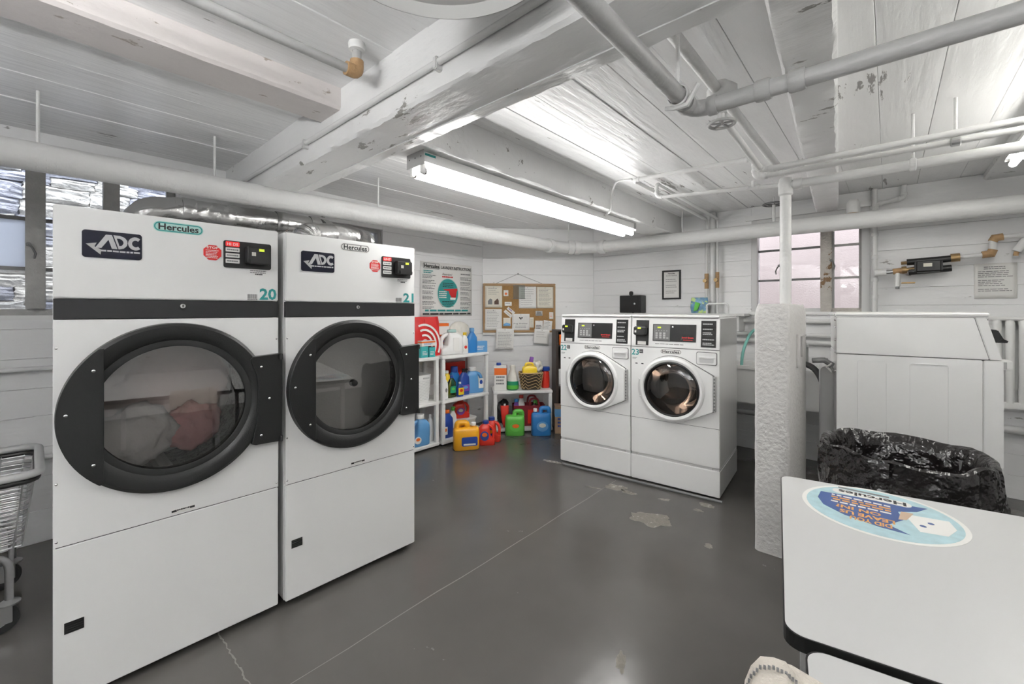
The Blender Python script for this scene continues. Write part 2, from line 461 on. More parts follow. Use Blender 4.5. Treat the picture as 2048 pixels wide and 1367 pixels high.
# ledges along the wall heads
MB().box(XL, XL+.10, YF, .975, 2.38, CZ+.01).build('wall_head_ledge', M['ceil'], ce, bevel=.004)
MB().box(XL, XL+.06, 1.232, 3.76, 2.405, CZ+.01).build('wall_head_ledge', M['ceil'], ce, bevel=.004)

# ---- outside
ex = struct(MB().box(-4.95, -4.85, -4.0, 5.0, 0, 3.2).build('wall_outside_stone', M['stone']))
for q in ('stone', 'stone2'):       # one continuous rock texture over stones of every size
    for n_ in M[q].node_tree.nodes:
        if n_.type == 'TEX_COORD': n_.object = ex
rnd = random.Random(11); STONES = []
for k in range(8):
    bm = bmesh.new(); bmesh.ops.create_cube(bm, size=1); bmesh.ops.subdivide_edges(bm, edges=bm.edges, cuts=5, use_grid_fill=True)
    for v in bm.verts:
        c = v.co.copy(); f = noise.noise(Vector((c.x*2, c.y*3, c.z*5)) + Vector((k*7, 0, 0))); g = noise.noise(c*7 + Vector((0, k*5, 0)))
        e = max(0, max(abs(c.y), abs(c.z))-.34)/.16
        v.co.x += (.38*f + .22*g) * (1 if c.x > 0 else 0) - (.35*e*e if c.x > 0 else 0)
        v.co.y += .05*noise.noise(c*4 + Vector((3, k*9, 0))); v.co.z += .09*noise.noise(c*3 + Vector((k*4, 0, 8)))
    me = bpy.data.meshes.new('stone'); bm.to_mesh(me); bm.free(); me.materials.append(M['stone2' if k % 2 else 'stone']); STONES.append(me)
z = .9
while z < 3.0:
    h = rnd.uniform(.07, .15); y = -1.9 + rnd.uniform(0, .2)
    while y < 1.9:
        wd = rnd.uniform(.18, .50)
        inst(rnd.choice(STONES), 'stone', ex, (-4.82, y+wd/2, z+h/2), (rnd.uniform(-.04,.04), 0, 0), (.055, wd*.985, h*.97))
        y += wd
    z += h
struct(MB().box(-4.95, XL-.24, -4.0, 5.2, -.1, .5).build('ground_outside_left', M['stone2']))
pw = struct(MB().box(-3.2, 2.5, 6.15, 6.25, 0, 3.4).build('wall_outside_pink', M['pinkwall']))
struct(MB().box(-3.2, 2.5, 5.1, 6.15, -.1, .5).build('ground_outside_back', M['stone2']))

# ---- windows. local frame: x along wall (to the right seen from inside), y outwards
def window(name, loc, rotz):
    o = bpy.data.objects.new(name, None); COL.objects.link(o); o.location = loc; o.rotation_euler = (0, 0, R(rotz)); struct(o); return o
def latch(parent, x, z, y, side=1, m='greyp'):
    h = MB().cyl((x, y+.002, z), (x, y-.03, z), .012, n=10)
    h.tube([(x, y-.025, z), (x+side*.015, y-.03, z-.02), (x+side*.028, y-.034, z-.055), (x+side*.022, y-.036, z-.085)], .006, 8)
    return h.build('latch', M[m], parent, smooth=40)
w1 = window('window_1', (XL, 0, 0), 90)
y0, y1, z0, z1 = -1.3, .70, 1.36, 2.33
MB().box(y0, y1, .0, .25, z0-.02, z0+.012).build('sill', M['white'], w1, bevel=.004)
for q in ((y0, y1, z0+.012, z0+.05), (y0, y1, z1-.05, z1), (y0, y0+.05, z0+.05, z1-.05), (y1-.05, y1, z0+.05, z1-.05)):
    MB().box(q[0], q[1], .08, .13, q[2], q[3]).build('frame', M['woodgrey'], w1, bevel=.003)
posts = [(-.89, -.81), (-.026, .058), (.316, .396)]
for a, b in posts: MB().box(a, b, .05, .14, z0+.05, z1-.05).build('mullion', M['woodgrey'], w1, bevel=.004)
ed = [y0+.05] + [v for p in posts for v in p] + [y1-.05]
for k in range(0, len(ed), 2):
    a, b = ed[k], ed[k+1]
    for zm in (1.655, 1.96): MB().box(a, b, .09, .115, zm-.011, zm+.011).build('muntin', M['greyp'], w1)
    zz = [z0+.05, 1.644, 1.666, 1.949, 1.971, z1-.05]
    for i in range(0, 6, 2): MB().box(a, b, .100, .104, zz[i], zz[i+1]).build('pane', M['frost' if (k, i) == (2, 2) else 'pane'], w1)
latch(w1, -.012, 1.80, .05, 1)
w2 = window('window_2', (XL, 0, 0), 90)
y0, y1, z0, z1 = 1.48, 2.36, 1.36, 2.22
MB().box(y0, y1, .0, .25, z0-.02, z0+.012).build('sill', M['white'], w2, bevel=.004)
for q in ((y0, y1, z1-.03, z1), (y0, y1, z0+.012, z0+.05), (y0, y0+.03, z0+.05, z1-.03), (y1-.035, y1, z0+.05, z1-.03)):
    MB().box(q[0], q[1], .03, .12, q[2], q[3]).build('frame', M['woodgrey'], w2, bevel=.003)
for a, b in ((1.74, 1.78), (2.03, 2.12)): MB().box(a, b, .03, .13, z0+.05, z1-.03).build('mullion', M['white2'], w2, bevel=.003)
for a, b in ((1.51, 1.74), (1.78, 2.03)): MB().box(a, b, .07, .085, z0+.05, z1-.03).build('blanking_panel', M['woodgrey'], w2)
MB().box(2.12, 2.325, .085, .089, z0+.05, z1-.03).build('pane', M['pane'], w2)
w3 = window('window_3', (0, YB, 0), 0)
x0, x1, z0, z1 = -1.04, -.115, 1.385, 2.31
MB().box(x0-.02, x1+.02, -.03, .25, z0-.025, z0+.006).build('sill', M['white'], w3, bevel=.005)
for q in ((x0, x0+.05), (x1-.06, x1)): MB().box(q[0], q[1], .0, .13, z0+.006, z1).build('jamb', M['white2'], w3, bevel=.004)
MB().box(x0+.05, x1-.06, .0, .13, z1-.05, z1).build('head', M['white2'], w3, bevel=.004)
MB().box(x0-.05, x1+.05, -.035, -.004, z1, z1+.05).build('head_trim', M['white'], w3, bevel=.004)
MB().box(-.473, -.387, .02, .12, z0+.006, z1-.05).build('mullion', M['woodtan'], w3, bevel=.004)
MB().box(-.80, -.755, .03, .11, z0+.006, z1-.05).build('mullion', M['woodgrey'], w3, bevel=.003)
for a, b in ((x0+.05, -.80), (-.755, -.473), (-.387, x1-.06)):
    fm = M['woodtan'] if a > -.4 else M['white2']
    MB().box(a, b, .05, .10, z0+.006, z0+.04).build('frame', fm, w3, bevel=.002)
    for zm in (1.702, 2.0): MB().box(a, b, .06, .085, zm-.010, zm+.010).build('muntin', M['greyp'] if a < -.4 else M['woodgrey'], w3)
    zz = [z0+.04, 1.692, 1.712, 1.99, 2.01, z1-.05]
    for i in range(0, 6, 2): MB().box(a, b, .072, .076, zz[i], zz[i+1]).build('pane', M['pane'], w3)
MB().box(-.387, -.372, .04, .10, z0+.04, z1-.05).build('stile', M['woodgrey'], w3)
MB().box(-.195, x1-.06, .04, .10, z0+.04, z1-.05).build('stile', M['woodgrey'], w3)
latch(w3, -.39, 1.86, .02, 1); latch(w3, -.80, 1.84, .03, -1)

# ================================================================== LIGHTS
def fluorescent(label, x, y0, y1, ztop, hang=0, dimmed=False):
    t = thing('fluorescent_light', label, 'ceiling light', (x, y0, ztop), 0, 'twin tube fluorescent fixtures')
    L = y1-y0; tm = M['filltube' if hang else ('dimtube' if dimmed else 'tubem')]; hw, tx = (.03, .075) if hang else (.055, .045)
    MB().box(-hw, hw, 0, L, *((.0, .03) if hang else (-.055, 0))).build('housing', M['white'], t, bevel=.003)
    if not hang:
        MB().add([(-.055,.004,-.056),(.055,.004,-.056),(.075,.004,-.062),(-.075,.004,-.062),(-.055,L-.004,-.056),(.055,L-.004,-.056),(.075,L-.004,-.062),(-.075,L-.004,-.062)],
             [(0,1,5,4),(1,2,6,5),(2,3,7,6),(3,0,4,7),(0,3,2,1),(4,5,6,7)]).build('reflector', M['white'], t)
    else:   # added fill light; the pan below its tubes shields the left wall
        for yy in (.3, L-.3): MB().cyl((0, yy, 0), (0, yy, hang), .005, n=6).build('hanging_rod', M['pipe'], t)
        MB().box(-.15, .15, 0, L, -.012, 0).build('shield_tray', M['white'], t, bevel=.002)
        for sx in (-1, 1): MB().add([(sx*.15,0,-.012),(sx*.19,0,.075),(sx*.186,0,.075),(sx*.146,0,-.008),(sx*.15,L,-.012),(sx*.19,L,.075),(sx*.186,L,.075),(sx*.146,L,-.008)],
             [(0,1,5,4),(1,2,6,5),(2,3,7,6),(3,0,4,7),(0,3,2,1),(4,5,6,7)]).build('shield_lip', M['white'], t)
    for yy in (-.002, L):
        e_ = MB().box(-.075-(tx-.045), .075+(tx-.045), yy, yy+.003, -.075, .0).build('end_plate', M['lgrey'], t)
        for sx in (-.05, 0, .05): MB().cyl((sx, yy-.0005, -.03), (sx, yy+.0035, -.03), .004, n=8).build('plate_hole', M['black2'], e_)
    tz = .04 if hang else -.10
    for sx in (-tx, tx):
        for yy in (.004, L-.028): MB().box(sx-.012, sx+.012, yy, yy+.022, tz-.016, tz+.04).build('lamp_holder', M['plastic'], t, bevel=.003)
        MB().cyl((sx, .026, tz), (sx, L-.026, tz), .019, n=16).build('tube', tm, t, smooth=60)
        for yy in (.022, L-.030): MB().cyl((sx, yy, tz), (sx, yy+.008, tz), .0195, n=14).build('tube_cap', M['chrome'], t, smooth=40)
    if not hang: MB().box(.0555, .0562, .02, .09, -.02, -.008).build('rating_sticker', M['teal'], t)
    return t
fluorescent('white twin tube fluorescent light under the beam beside the bulletin board', -1.865, 1.34, 3.80, 2.232)
fluorescent('white twin tube fluorescent light cut off by the right edge of the picture', .62, 1.55, 4.02, 2.40, dimmed=True)
fluorescent('added unseen twin tube fill light behind the camera above the tables', 1.05, -2.75, -.45, 1.85, CZ-1.85)  # two invented lamps out of view, added to brighten the front bay
fluorescent('added unseen twin tube fill light behind the camera in the middle of the room', -.75, -2.75, -.45, 1.85, CZ-1.85)
dm = thing('ceiling_drum', 'large round white drum fixture hanging at the top of the picture', 'ceiling fixture', (-.70, .545, 2.2))
MB().lathe([(.001,.02),(.27,.02),(.295,0),(.30,.012),(.297,.05),(.29,.06),(.29,.245),(.001,.245)], 64).build('shade', M['plastic'], dm, smooth=35)
MB().lathe([(.302,.004),(.306,.010),(.306,.020),(.302,.026)], 64).build('rim', M['white'], dm, smooth=50)

# ================================================================== DRYERS (front faces -y, x to the right)
def badge(parent, x0, x1, z0, z1, y, teal_edge=True, letters='ink'):
    h = z1-z0
    b = MB().prism(rrect(x0, x1, z0, z1, h*.49, 8), y-.0012, y).build('badge', M['tealpale' if teal_edge else 'paper'], parent)
    e = h*.07
    MB().holed(rrect(x0+e, x1-e, z0+e, z1-e, h*.42, 8), rrect(x0+e*2.4, x1-e*2.4, z0+e*2.4, z1-e*2.4, h*.33, 8), y-.0016, y-.0011).build('badge_outline', M['teal' if teal_edge else 'grey_ink'], b)
    text(MB(), 'Hercules', x0+(x1-x0)*.10, z0+h*.2, h*.62, (x1-x0)*.80, y-.0018, bold=.025).build('lettering', M[letters], b)
    return b
def screw(parent, x, z, y, r=.006, me=[]):
    if not me:
        me.append(MB().lathe([(.0001,-.5),(.6,-.45),(1,0),(1,.1)], 12, axis='y').mesh('screw', M['chrome'], smooth=60))
    return inst(me[0], 'screw', parent, (x, y, z), (0,0,0), (r, r*.8, r))
def make_dryer(label, loc, num, led_word, seed, dd_):
    W, D_, Ht = .715, 1.0, 1.77
    t = thing('clothes_dryer', label, 'dryer', loc, 88.5, 'tall white tumble dryers')
    cab = MB()
    cab.box(0, .018, .022, D_, .03, Ht); cab.box(W-.018, W, .022, D_, .03, Ht); cab.box(.018, W-.018, .022, D_, Ht-.018, Ht)
    cab.box(.018, W-.018, D_-.018, D_, .03, Ht-.018); cab.box(.018, W-.018, .022, D_-.018, .03, .048)
    cab.build('cabinet', M['white'], t, bevel=.002, seg=1)
    for fx in (.05, W-.09):
        for fy in (.06, D_-.1): MB().cyl((fx+.02, fy, 0), (fx+.02, fy, .032), .02, n=12).build('foot', M['rubber'], t)
    MB().box(.03, W-.03, .05, .06, .004, .03).build('toe_kick', M['black2'], t)
    MB().box(.001, W-.001, 0, .022, 1.444, Ht-.001).build('upper_panel', M['white'], t, bevel=.004)
    MB().box(.001, W-.001, .001, .022, 1.370, 1.442).build('black_band', M['bandm'], t, bevel=.001, seg=1)
    MB().box(.001, W-.001, .0, .022, .032, .5775).build('lower_panel', M['white'], t, bevel=.003)
    MB().box(.006, W-.006, .004, .02, .5775, .5815).build('panel_gap', M['black2'], t)
    C = (.335, 1.02); n = 72
    rect = [(.001, .5815), (W-.001, .5815), (W-.001, 1.368), (.001, 1.368)]
    MB().holed(ray_poly(C, rect, n), circle(*C, .285, n), .0, .022).build('middle_panel', M['white'], t, bevel=0)
    # drum
    dr = MB().lathe([(.285,.022),(.285,.05),(.325,.055),(.325,dd_)], 48, (C[0], 0, C[1]), 'y').build('drum', M['drumdark'], t, smooth=40)
    MB().lathe([(.325,dd_),(.30,dd_+.01),(.001,dd_+.015)], 48, (C[0], 0, C[1]), 'y').build('drum_back', M['drum'], dr, smooth=40)
    for k in range(3):
        a = .5 + k*2*pi/3; m = MB(); cx, cz = C[0]+.30*cos(a), C[1]+.30*sin(a)
        m.tube([(cx, .07, cz), (cx, dd_-.01, cz)], .03, 8).build('drum_rib', M['drum'], dr, smooth=40)
    # door
    dprof = [(.262,-.004),(.262,-.018),(.268,-.026),(.29,-.034),(.318,-.034),(.329,-.026),(.332,-.010),(.332,0)]
    door = MB().lathe(dprof, 96, (C[0], 0, C[1]), 'y').build('door_ring', M['black'], t, smooth=35)
    MB().lathe([(.240,-.022),(.246,-.024),(.264,-.022),(.264,.014),(.240,.014)], 72, (C[0], 0, C[1]), 'y').build('gasket', M['rubber'], door, smooth=35)
    MB().prism(circle(*C, .245, 72), -.016, -.011).build('door_glass', M['dglass'], door)
    if num == '21': MB().lathe([(.001,-.022),(.014,-.020),(.018,-.010),(.018,.012),(.001,.014)], 20, (C[0], 0, C[1]), 'y').build('glass_bolt', M['black2'], door, smooth=40)
    hp = [(.595,.812),(.61,.806),(W+.003,.802),(W+.003,1.204),(.60,1.196),(.588,1.185),(.614,1.11),(.622,1.02),(.614,.90)]
    hg = MB().prism(hp, -.040, -.002).build('hinge_plate', M['black'], t, bevel=.002, seg=1)
    for zz in (1.19, .816): MB().cyl((W-.004, -.046, zz-.012), (W-.004, -.046, zz+.012), .007, n=10).build('hinge_pin', M['rubber'], hg)
    for sx, sz in ((.632, 1.15), (.665, 1.005), (.632, .845)): screw(hg, sx, sz, -.040, .006)
    seg = [(C[0]+.330*cos(a), C[1]+.330*sin(a)) for a in [R(128+104*i/24) for i in range(25)]]
    seg = [p for p in seg if p[0] < .125] ; zt = max(p[1] for p in seg); zb = min(p[1] for p in seg)
    seg = [(.125, zt)] + seg + [(.125, zb)]
    hd = MB().prism(seg, -.042, -.030).build('pull_plate', M['black'], t, bevel=.0015, seg=1)
    for sx, sz in ((.098, 1.187), (.030, 1.04), (.098, .853)): screw(hd, sx, sz, -.042, .006)
    for sx in (.008, W-.008):
        for sz in (1.27, .80, .60): screw(t, sx, sz, .0, .0045)
    # print and fittings on the upper panel
    lg = MB().prism(rrect(.070, .232, 1.592, 1.690, .010), -.003, .0).build('maker_plate', M['navy'], t)
    g = MB().prism([(.104,1.628),(.132,1.678),(.148,1.678),(.163,1.628),(.148,1.628),(.139,1.660),(.120,1.628)], -.0042, -.003)
    g.build('letter', M['silver'], lg)
    do = [(.152,1.678),(.170,1.678),(.183,1.672),(.190,1.662),(.191,1.652),(.189,1.642),(.181,1.632),(.169,1.628),(.166,1.628),(.163,1.640)]
    di = [(.161,1.667),(.169,1.667),(.175,1.664),(.179,1.658),(.180,1.652),(.178,1.646),(.174,1.641),(.170,1.640),(.168,1.640),(.166,1.650)]
    MB().holed(do, di, -.0042, -.003).build('letter', M['silver'], lg)
    ac = [R(48+264*i/16) for i in range(17)]
    MB().prism([(.213+.0205*cos(q), 1.653+.025*sin(q)) for q in ac]+[(.214+.0105*cos(q), 1.653+.0125*sin(q)) for q in reversed(ac)], -.0042, -.003).build('letter', M['silver'], lg)
    MB().prism([(.080,1.640),(.108,1.646),(.102,1.632),(.120,1.622),(.118,1.604)], -.0040, -.003).build('arrow', M['lgrey'], lg)
    lines(MB(), .118, .226, 1.616, 1, .01, .006, -.0036, seed, ragged=0).build('tag_line', M['silver'], lg)
    badge(t, .265, .426, 1.711, 1.752, 0, num == '20')
    oc = [(.458+.034*cos(R(22.5+45*i)), 1.645+.034*sin(R(22.5+45*i))) for i in range(8)]
    st = MB().prism(oc, -.0015, 0).build('stop_sticker', M['red'], t)
    sm = text(MB(), 'STOP', .437, 1.661, .010, .042, -.002, bold=.03)
    lines(sm, .434, .482, 1.653, 6, .0062, .0025, -.002, seed+1, ragged=.2).build('lettering', M['paper'], st)
    cp = MB().prism(rrect(.497, .682, 1.587, 1.703, .008), -.005, 0).build('control_panel', M['black2'], t)
    dd = MB().prism(rrect(.504, .556, 1.678, 1.699, .004), -.0065, -.004).build('display_label', M['redled'], cp)
    text(MB(), led_word, .509, 1.682, .012, .042, -.007, bold=.02).build('lettering', M['paper'], dd)
    for k in range(3):
        z0 = 1.655 - k*.0245
        b = MB().prism(rrect(.504, .556, z0, z0+.018, .002), -.0065, -.004).build('cycle_label', M['paper'], cp)
        lines(MB(), .509, .552, z0+.006, 1, .01, .006, -.0068, seed+k, ragged=.1).build('lettering', M['grey_ink'], b)
    rd = MB().box(.574, .668, -.048, -.004, 1.606, 1.682).build('card_reader', M['black2'], t, bevel=.006, seg=3)
    MB().box(.580, .664, -.056, -.040, 1.604, 1.628).build('card_slot', M['black2'], rd, bevel=.004)
    MB().box(.592, .608, -.0495, -.047, 1.640, 1.656).build('chip_mark', M['hazy'], rd)
    lx = MB().box(.618, .648, -.0495, -.047, 1.660, 1.674).build('display', M['black2'], rd)
    MB().box(.620, .641, -.0505, -.049, 1.661, 1.673).build('display_digits', M['led'], lx)
    lines(MB(), .598, .665, 1.577, 2, .008, .004, -.0006, seed+5, ragged=.1).build('arrow_label', M['grey_ink'], t)
    lines(MB(), .618, .648, 1.561, 1, .008, .006, -.0006, seed+6, ragged=.0).build('bar_label', M['ink'], t)
    text(MB(), num, .636, 1.449, .053, .070, -.0008, bold=.03).build('machine_number', M['teal'], t)
    bc = MB()
    for k in range(14): bc.box(.588+k*.0028, .588+k*.0028+(.0016 if k % 3 else .0009), -.0008, 0, 1.453, 1.474)
    lines(bc, .588, .627, 1.448, 1, .01, .003, -.0006, seed, ragged=0).build('barcode', M['grey_ink'], t)
    lk = MB().lathe([(.0001,-.009),(.009,-.008),(.011,-.004),(.011,.001)], 20, (.357,0,1.419), 'y').build('lock', M['chrome'], t, smooth=40)
    MB().box(.355, .359, -.0095, -.0085, 1.414, 1.424).build('key_slot', M['ink'], lk)
    v = MB().box(.027, .076, -.002, .001, .273, .311).build('vent_slot', M['black2'], t)
    for k in range(4): MB().box(.029, .074, -.0035, -.001, .279+k*.008, .281+k*.008).build('vent_louvre', M['black'], v)
    tg = MB().box(.322, .397, -.001, 0, .588, .604).build('data_label', M['paper'], t)
    MB().box(.322, .338, -.0014, -.0008, .594, .602).box(.381, .397, -.0014, -.0008, .594, .602).build('label_bar', M['ink'], tg)
    lines(MB(), .339, .380, .597, 1, .006, .005, -.0014, seed, ragged=0).build('lettering', M['ink'], tg)
    return t
make_dryer('tall white tumble dryer numbered 20 with laundry behind its round glass door', (-2.148, .048, 0), '20', 'HI DS', 3, .56)
make_dryer('tall white tumble dryer numbered 21 with an empty drum behind its round door', (-2.118, .789, 0), '21', 'LINT', 9, .18)
# laundry in dryer 20 (drum axis runs along world x, centre y .383 z 1.02)
def cloth_heap(name, label, cat, c, sx, sy, sz, m, seed):
    bm = bmesh.new(); bmesh.ops.create_icosphere(bm, subdivisions=4, radius=1)
    for v in bm.verts:
        p = v.co.copy(); k = 1 + .30*noise.noise(p*1.6+Vector((seed,0,0))) + .16*noise.noise(p*4+Vector((0,seed,0)))
        rid = abs(noise.noise(Vector((p.x*5, p.y*2+seed, p.z*5)))); v.co = Vector((p.x*sx*k, p.y*sy*k, p.z*sz*(k-.18*rid)))
    me = bpy.data.meshes.new(name); bm.to_mesh(me); bm.free(); me.materials.append(m)
    me.polygons.foreach_set('use_smooth', [True]*len(me.polygons))
    o = inst(me, name, None, c); return tag(o, label, cat)
cloth_heap('white_laundry', 'crumpled white laundry tumbling low on the left of dryer 20', 'laundry', (-2.27, .27, .895), .07, .14, .12, M['clothw'], 4)
cloth_heap('red_laundry', 'faded red garment showing low on the right of dryer 20', 'laundry', (-2.30, .47, .90), .05, .10, .11, M['clothp'], 41)
cloth_heap('pale_laundry', 'pale pink sheet filling most of the drum of dryer 20', 'laundry', (-2.42, .40, 1.03), .09, .22, .23, mat('pale_pink_cloth', (.74, .63, .61), .9, bump=.4, bscale=12), 15)

# ================================================================== WASHERS
def make_washer(label, loc, rotz, num, seed):
    W, D_, Ht = .68, .69, 1.365
    t = thing('front_load_washer', label, 'washer', loc, rotz, 'front loading washers')
    MB().box(0, W, .0, D_, .012, .206).build('plinth', M['white'], t, bevel=.004)
    MB().box(.02, W-.02, .03, D_-.03, 0, .014).build('plinth_shadow_gap', M['black2'], t)
    k = MB().box(.004, W-.004, .010, D_-.004, .206, .226).build('skirt', M['white2'], t)
    for sx in (.05, W-.05): screw(k, sx, .216, .010, .006)
    cab = MB()
    cab.box(.002, .014, .022, D_, .226, 1.345); cab.box(W-.014, W-.002, .022, D_, .226, 1.345)
    cab.box(.014, W-.014, D_-.012, D_, .226, 1.345); cab.box(.014, W-.014, .022, D_-.012, .226, .236)
    cab.build('cabinet', M['white'], t, bevel=.002, seg=1)
    MB().box(.003, W-.003, .0, .022, .228, .517).build('lower_panel', M['white'], t, bevel=.004)
    C = (.335, .785); n = 72
    rect = [(.003, .521), (W-.003, .521), (W-.003, 1.102), (.003, 1.102)]
    MB().holed(ray_poly(C, rect, n), circle(*C, .235, n), .0, .022).build('front_panel', M['white'], t)
    # control head leaning back a little, with a slab lid
    hp = [(.0, 1.106), (.022, 1.340), (D_, 1.345), (D_, 1.106)]
    MB().prism(hp, .002, W-.002, 'yz').build('control_head', M['white'], t, bevel=.004)
    MB().box(.0, W, .012, D_+.003, 1.345, Ht).build('top_lid', M['white'], t, bevel=.008, seg=3)
    def Yc(z): return .022*(z-1.106)/.234
    def tilt(mb):  # shear things drawn on y=0 onto the leaning head
        mb.v = [(x, y+Yc(z), z) for x, y, z in mb.v]; return mb
    rp = tilt(MB().box(.040, .146, -.003, .004, 1.118, 1.322)).build('reader_plate', M['black2'], t, bevel=.001, seg=1)
    rd = tilt(MB().box(.032, .138, -.045, -.002, 1.200, 1.272)).build('card_reader', M['black2'], t, bevel=.008, seg=3)
    tilt(MB().box(.068, .096, -.0465, -.044, 1.250, 1.264)).build('display', M['led'], rd, bevel=.001, seg=1)
    tilt(MB().box(.044, .058, -.0465, -.044, 1.222, 1.240)).build('chip_mark', M['paper'], rd)
    pl = tilt(MB().box(.056, .126, -.004, -.002, 1.122, 1.150)).build('price_label', M['paper'], rp)
    lines(tilt(MB()), .066, .116, 1.132, 1, .01, .010, -.0012+.0, seed, ragged=0)
    cp = tilt(MB().box(.180, .512, -.004, .004, 1.157, 1.292)).build('control_panel', M['black2'], t, bevel=.001, seg=1)
    tilt(MB().box(.186, .318, -.0055, -.003, 1.162, 1.287)).build('keypad', M['greyp'], cp, bevel=.001, seg=1)
    tilt(MB().box(.218, .246, -.0065, -.005, 1.260, 1.272)).build('display', M['led'], cp)
    for q in range(3):
        for r_ in range(3): tilt(MB().box(.204+q*.030, .222+q*.030, -.0075, -.005, 1.178+r_*.0175, 1.192+r_*.0175)).build('button', M['lgrey'], cp)
    tilt(MB().box(.290, .306, -.0075, -.005, 1.178, 1.188)).build('button', M['lgrey'], cp)
    ic = MB()
    for q in range(5): ic.box(.205+q*.021, .211+q*.021, -.0062, -.0055, 1.236, 1.243)
    tilt(ic).build('icons', M['lgrey'], cp)
    tilt(MB().lathe([(.0001,-.010),(.007,-.009),(.008,-.003)], 14, (.338,0,1.272), 'y')).build('lock', M['chrome'], cp)
    tilt(text(MB(), 'Speed Queen', .408, 1.183, .014, .086, -.0048, bold=.02)).build('brand_lettering', M['redled'], cp)
    tilt(lines(MB(), .418, .488, 1.170, 1, .01, .006, -.0048, seed, ragged=0)).build('small_lettering', M['red'], cp)
    lp = tilt(MB().box(.548, .652, -.004, .004, 1.124, 1.324)).build('instruction_panel', M['black2'], t, bevel=.001, seg=1)
    for q in range(5):
        z0 = 1.130+q*.039
        tilt(MB().box(.552, .648, -.0052, -.0035, z0, z0+.034)).build('instruction_cell', M['black'], lp)
        tilt(lines(MB(), .560, .642, z0+.009, 2 if q in (0, 2) else 1, -.012, .008, -.0058, seed+q, ragged=.3)).build('cell_print', M['lgrey'], lp)
    tilt(lines(MB(), .20, .42, 1.132, 1, .01, .005, -.0006, seed+2, ragged=0)).build('caption', M['grey_ink'], t)
    # door with its wide hinge wing on the right
    hull = [(C[0]+.258*cos(a), C[1]+.258*sin(a)) for a in [R(68+224*i/40) for i in range(41)]] + [(.640, .648), (.640, .912)]
    dn = 96
    dloop = ray_poly(C, hull, dn)
    big = [(C[0]+(x-C[0])*1.016, C[1]+(z-C[1])*1.016) for x, z in dloop]
    MB().holed(big, circle(*C, .22, dn), -.003, -.0004).build('door_gap', M['greyp'], t)
    door = MB().holed(dloop, circle(*C, .215, dn), -.036, -.004).build('door', M['white'], t, bevel=.005, seg=2)
    MB().prism(rrect(.5155, .6625, .9905, 1.0885, .014), -.0012, -.0002).build('drawer_gap', M['greyp'], t)
    MB().box(.004, W-.004, .004, .02, 1.1015, 1.1065).build('panel_gap', M['greyp'], t)
    MB().box(.004, W-.004, .004, .02, .5165, .5215).build('panel_gap', M['greyp'], t)
    MB().lathe([(.250,-.035),(.244,-.044),(.232,-.050),(.218,-.046),(.208,-.028),(.206,-.01)], 72, C and (C[0],0,C[1]), 'y').build('door_bezel', M['white'], door, smooth=40)
    MB().lathe([(.212,-.036),(.204,-.038),(.197,-.030),(.195,-.006),(.195,.01)], 72, (C[0],0,C[1]), 'y').build('glass_rim', M['black2'], door, smooth=40)
    MB().lathe([(.197,-.026),(.185,-.034),(.13,-.044),(.06,-.049),(.0005,-.050)], 64, (C[0],0,C[1]), 'y').build('door_glass', M['wglass'], door, smooth=60)
    MB().lathe([(.195,-.004),(.15,.05),(.12,.085),(.09,.10),(.0005,.105)], 56, (C[0],0,C[1]), 'y').build('glass_bowl', M['wglass'], door, smooth=60)
    gr = MB(); a0, a1 = R(166), R(198)
    pts = [(C[0]+.262*cos(a0+(a1-a0)*i/10), C[1]+.262*sin(a0+(a1-a0)*i/10)) for i in range(11)] + [(C[0]+.222*cos(a1+(a0-a1)*i/10), C[1]+.222*sin(a1+(a0-a1)*i/10)) for i in range(11)]
    gr.prism(pts, -.036, -.029).build('door_grip', M['white2'], door)
    for a in (a0, a1): MB().tube([(C[0]+.222*cos(a), -.038, C[1]+.222*sin(a)), (C[0]+.264*cos(a), -.036, C[1]+.264*sin(a))], .004, 6).build('grip_edge', M['white'], door)
    hg = MB().box(.640, .656, -.026, -.002, .650, .910).build('hinge', M['lgrey'], t, bevel=.002, seg=1)
    for q in range(10): MB().box(.643, .653, -.028, -.025, .660+q*.025, .672+q*.025).build('hinge_knuckle', M['greyp'], hg)
    dr = MB().lathe([(.235,.022),(.235,.09),(.27,.10),(.27,.42),(.0005,.43)], 48, (C[0],0,C[1]), 'y').build('drum', M['drumbrown'], t, smooth=40)
    for q in range(3):
        a = .9+q*2*pi/3; MB().tube([(C[0]+.25*cos(a), .12, C[1]+.25*sin(a)), (C[0]+.25*cos(a), .40, C[1]+.25*sin(a))], .03, 8).build('drum_rib', M['drumbrown'], dr, smooth=40)
    # soap drawer
    sd = MB().prism(rrect(.520, .658, .995, 1.084, .012), -.010, .0).build('soap_drawer', M['white'], t, bevel=.003)
    MB().prism(rrect(.540, .640, 1.008, 1.048, .010), -.0115, -.009).build('drawer_recess', M['white2'], sd)
    MB().prism(rrect(.536, .644, 1.040, 1.056, .006), -.018, -.009).build('drawer_lip', M['white'], sd, bevel=.003)
    badge(t, .245, .406, 1.058, 1.094, 0, False)
    text(MB(), num, .006, 1.035, .050, .062, -.0008, bold=.02).build('machine_number', M['teal'], t)
    en = MB().box(.072, .102, -.001, 0, 1.052, 1.084).build('rating_label', M['ink'], t)
    lines(MB(), .075, .099, 1.075, 3, .008, .003, -.0014, seed, ragged=.2).build('lettering', M['paper'], en)
    lines(MB(), .012, .052, 1.012, 2, .008, .004, -.0006, seed, ragged=.3).build('serial_print', M['grey_ink'], t)
    MB().box(.038, .056, -.001, 0, .962, .970).box(.088, .106, -.001, 0, .962, .970).build('label_bar', M['ink'], t)
    return t
A42 = 4.2
make_washer('white front load washer numbered 22 nearest the low shelf of detergents', (-2.29, 3.27, 0), A42, '22', 21)
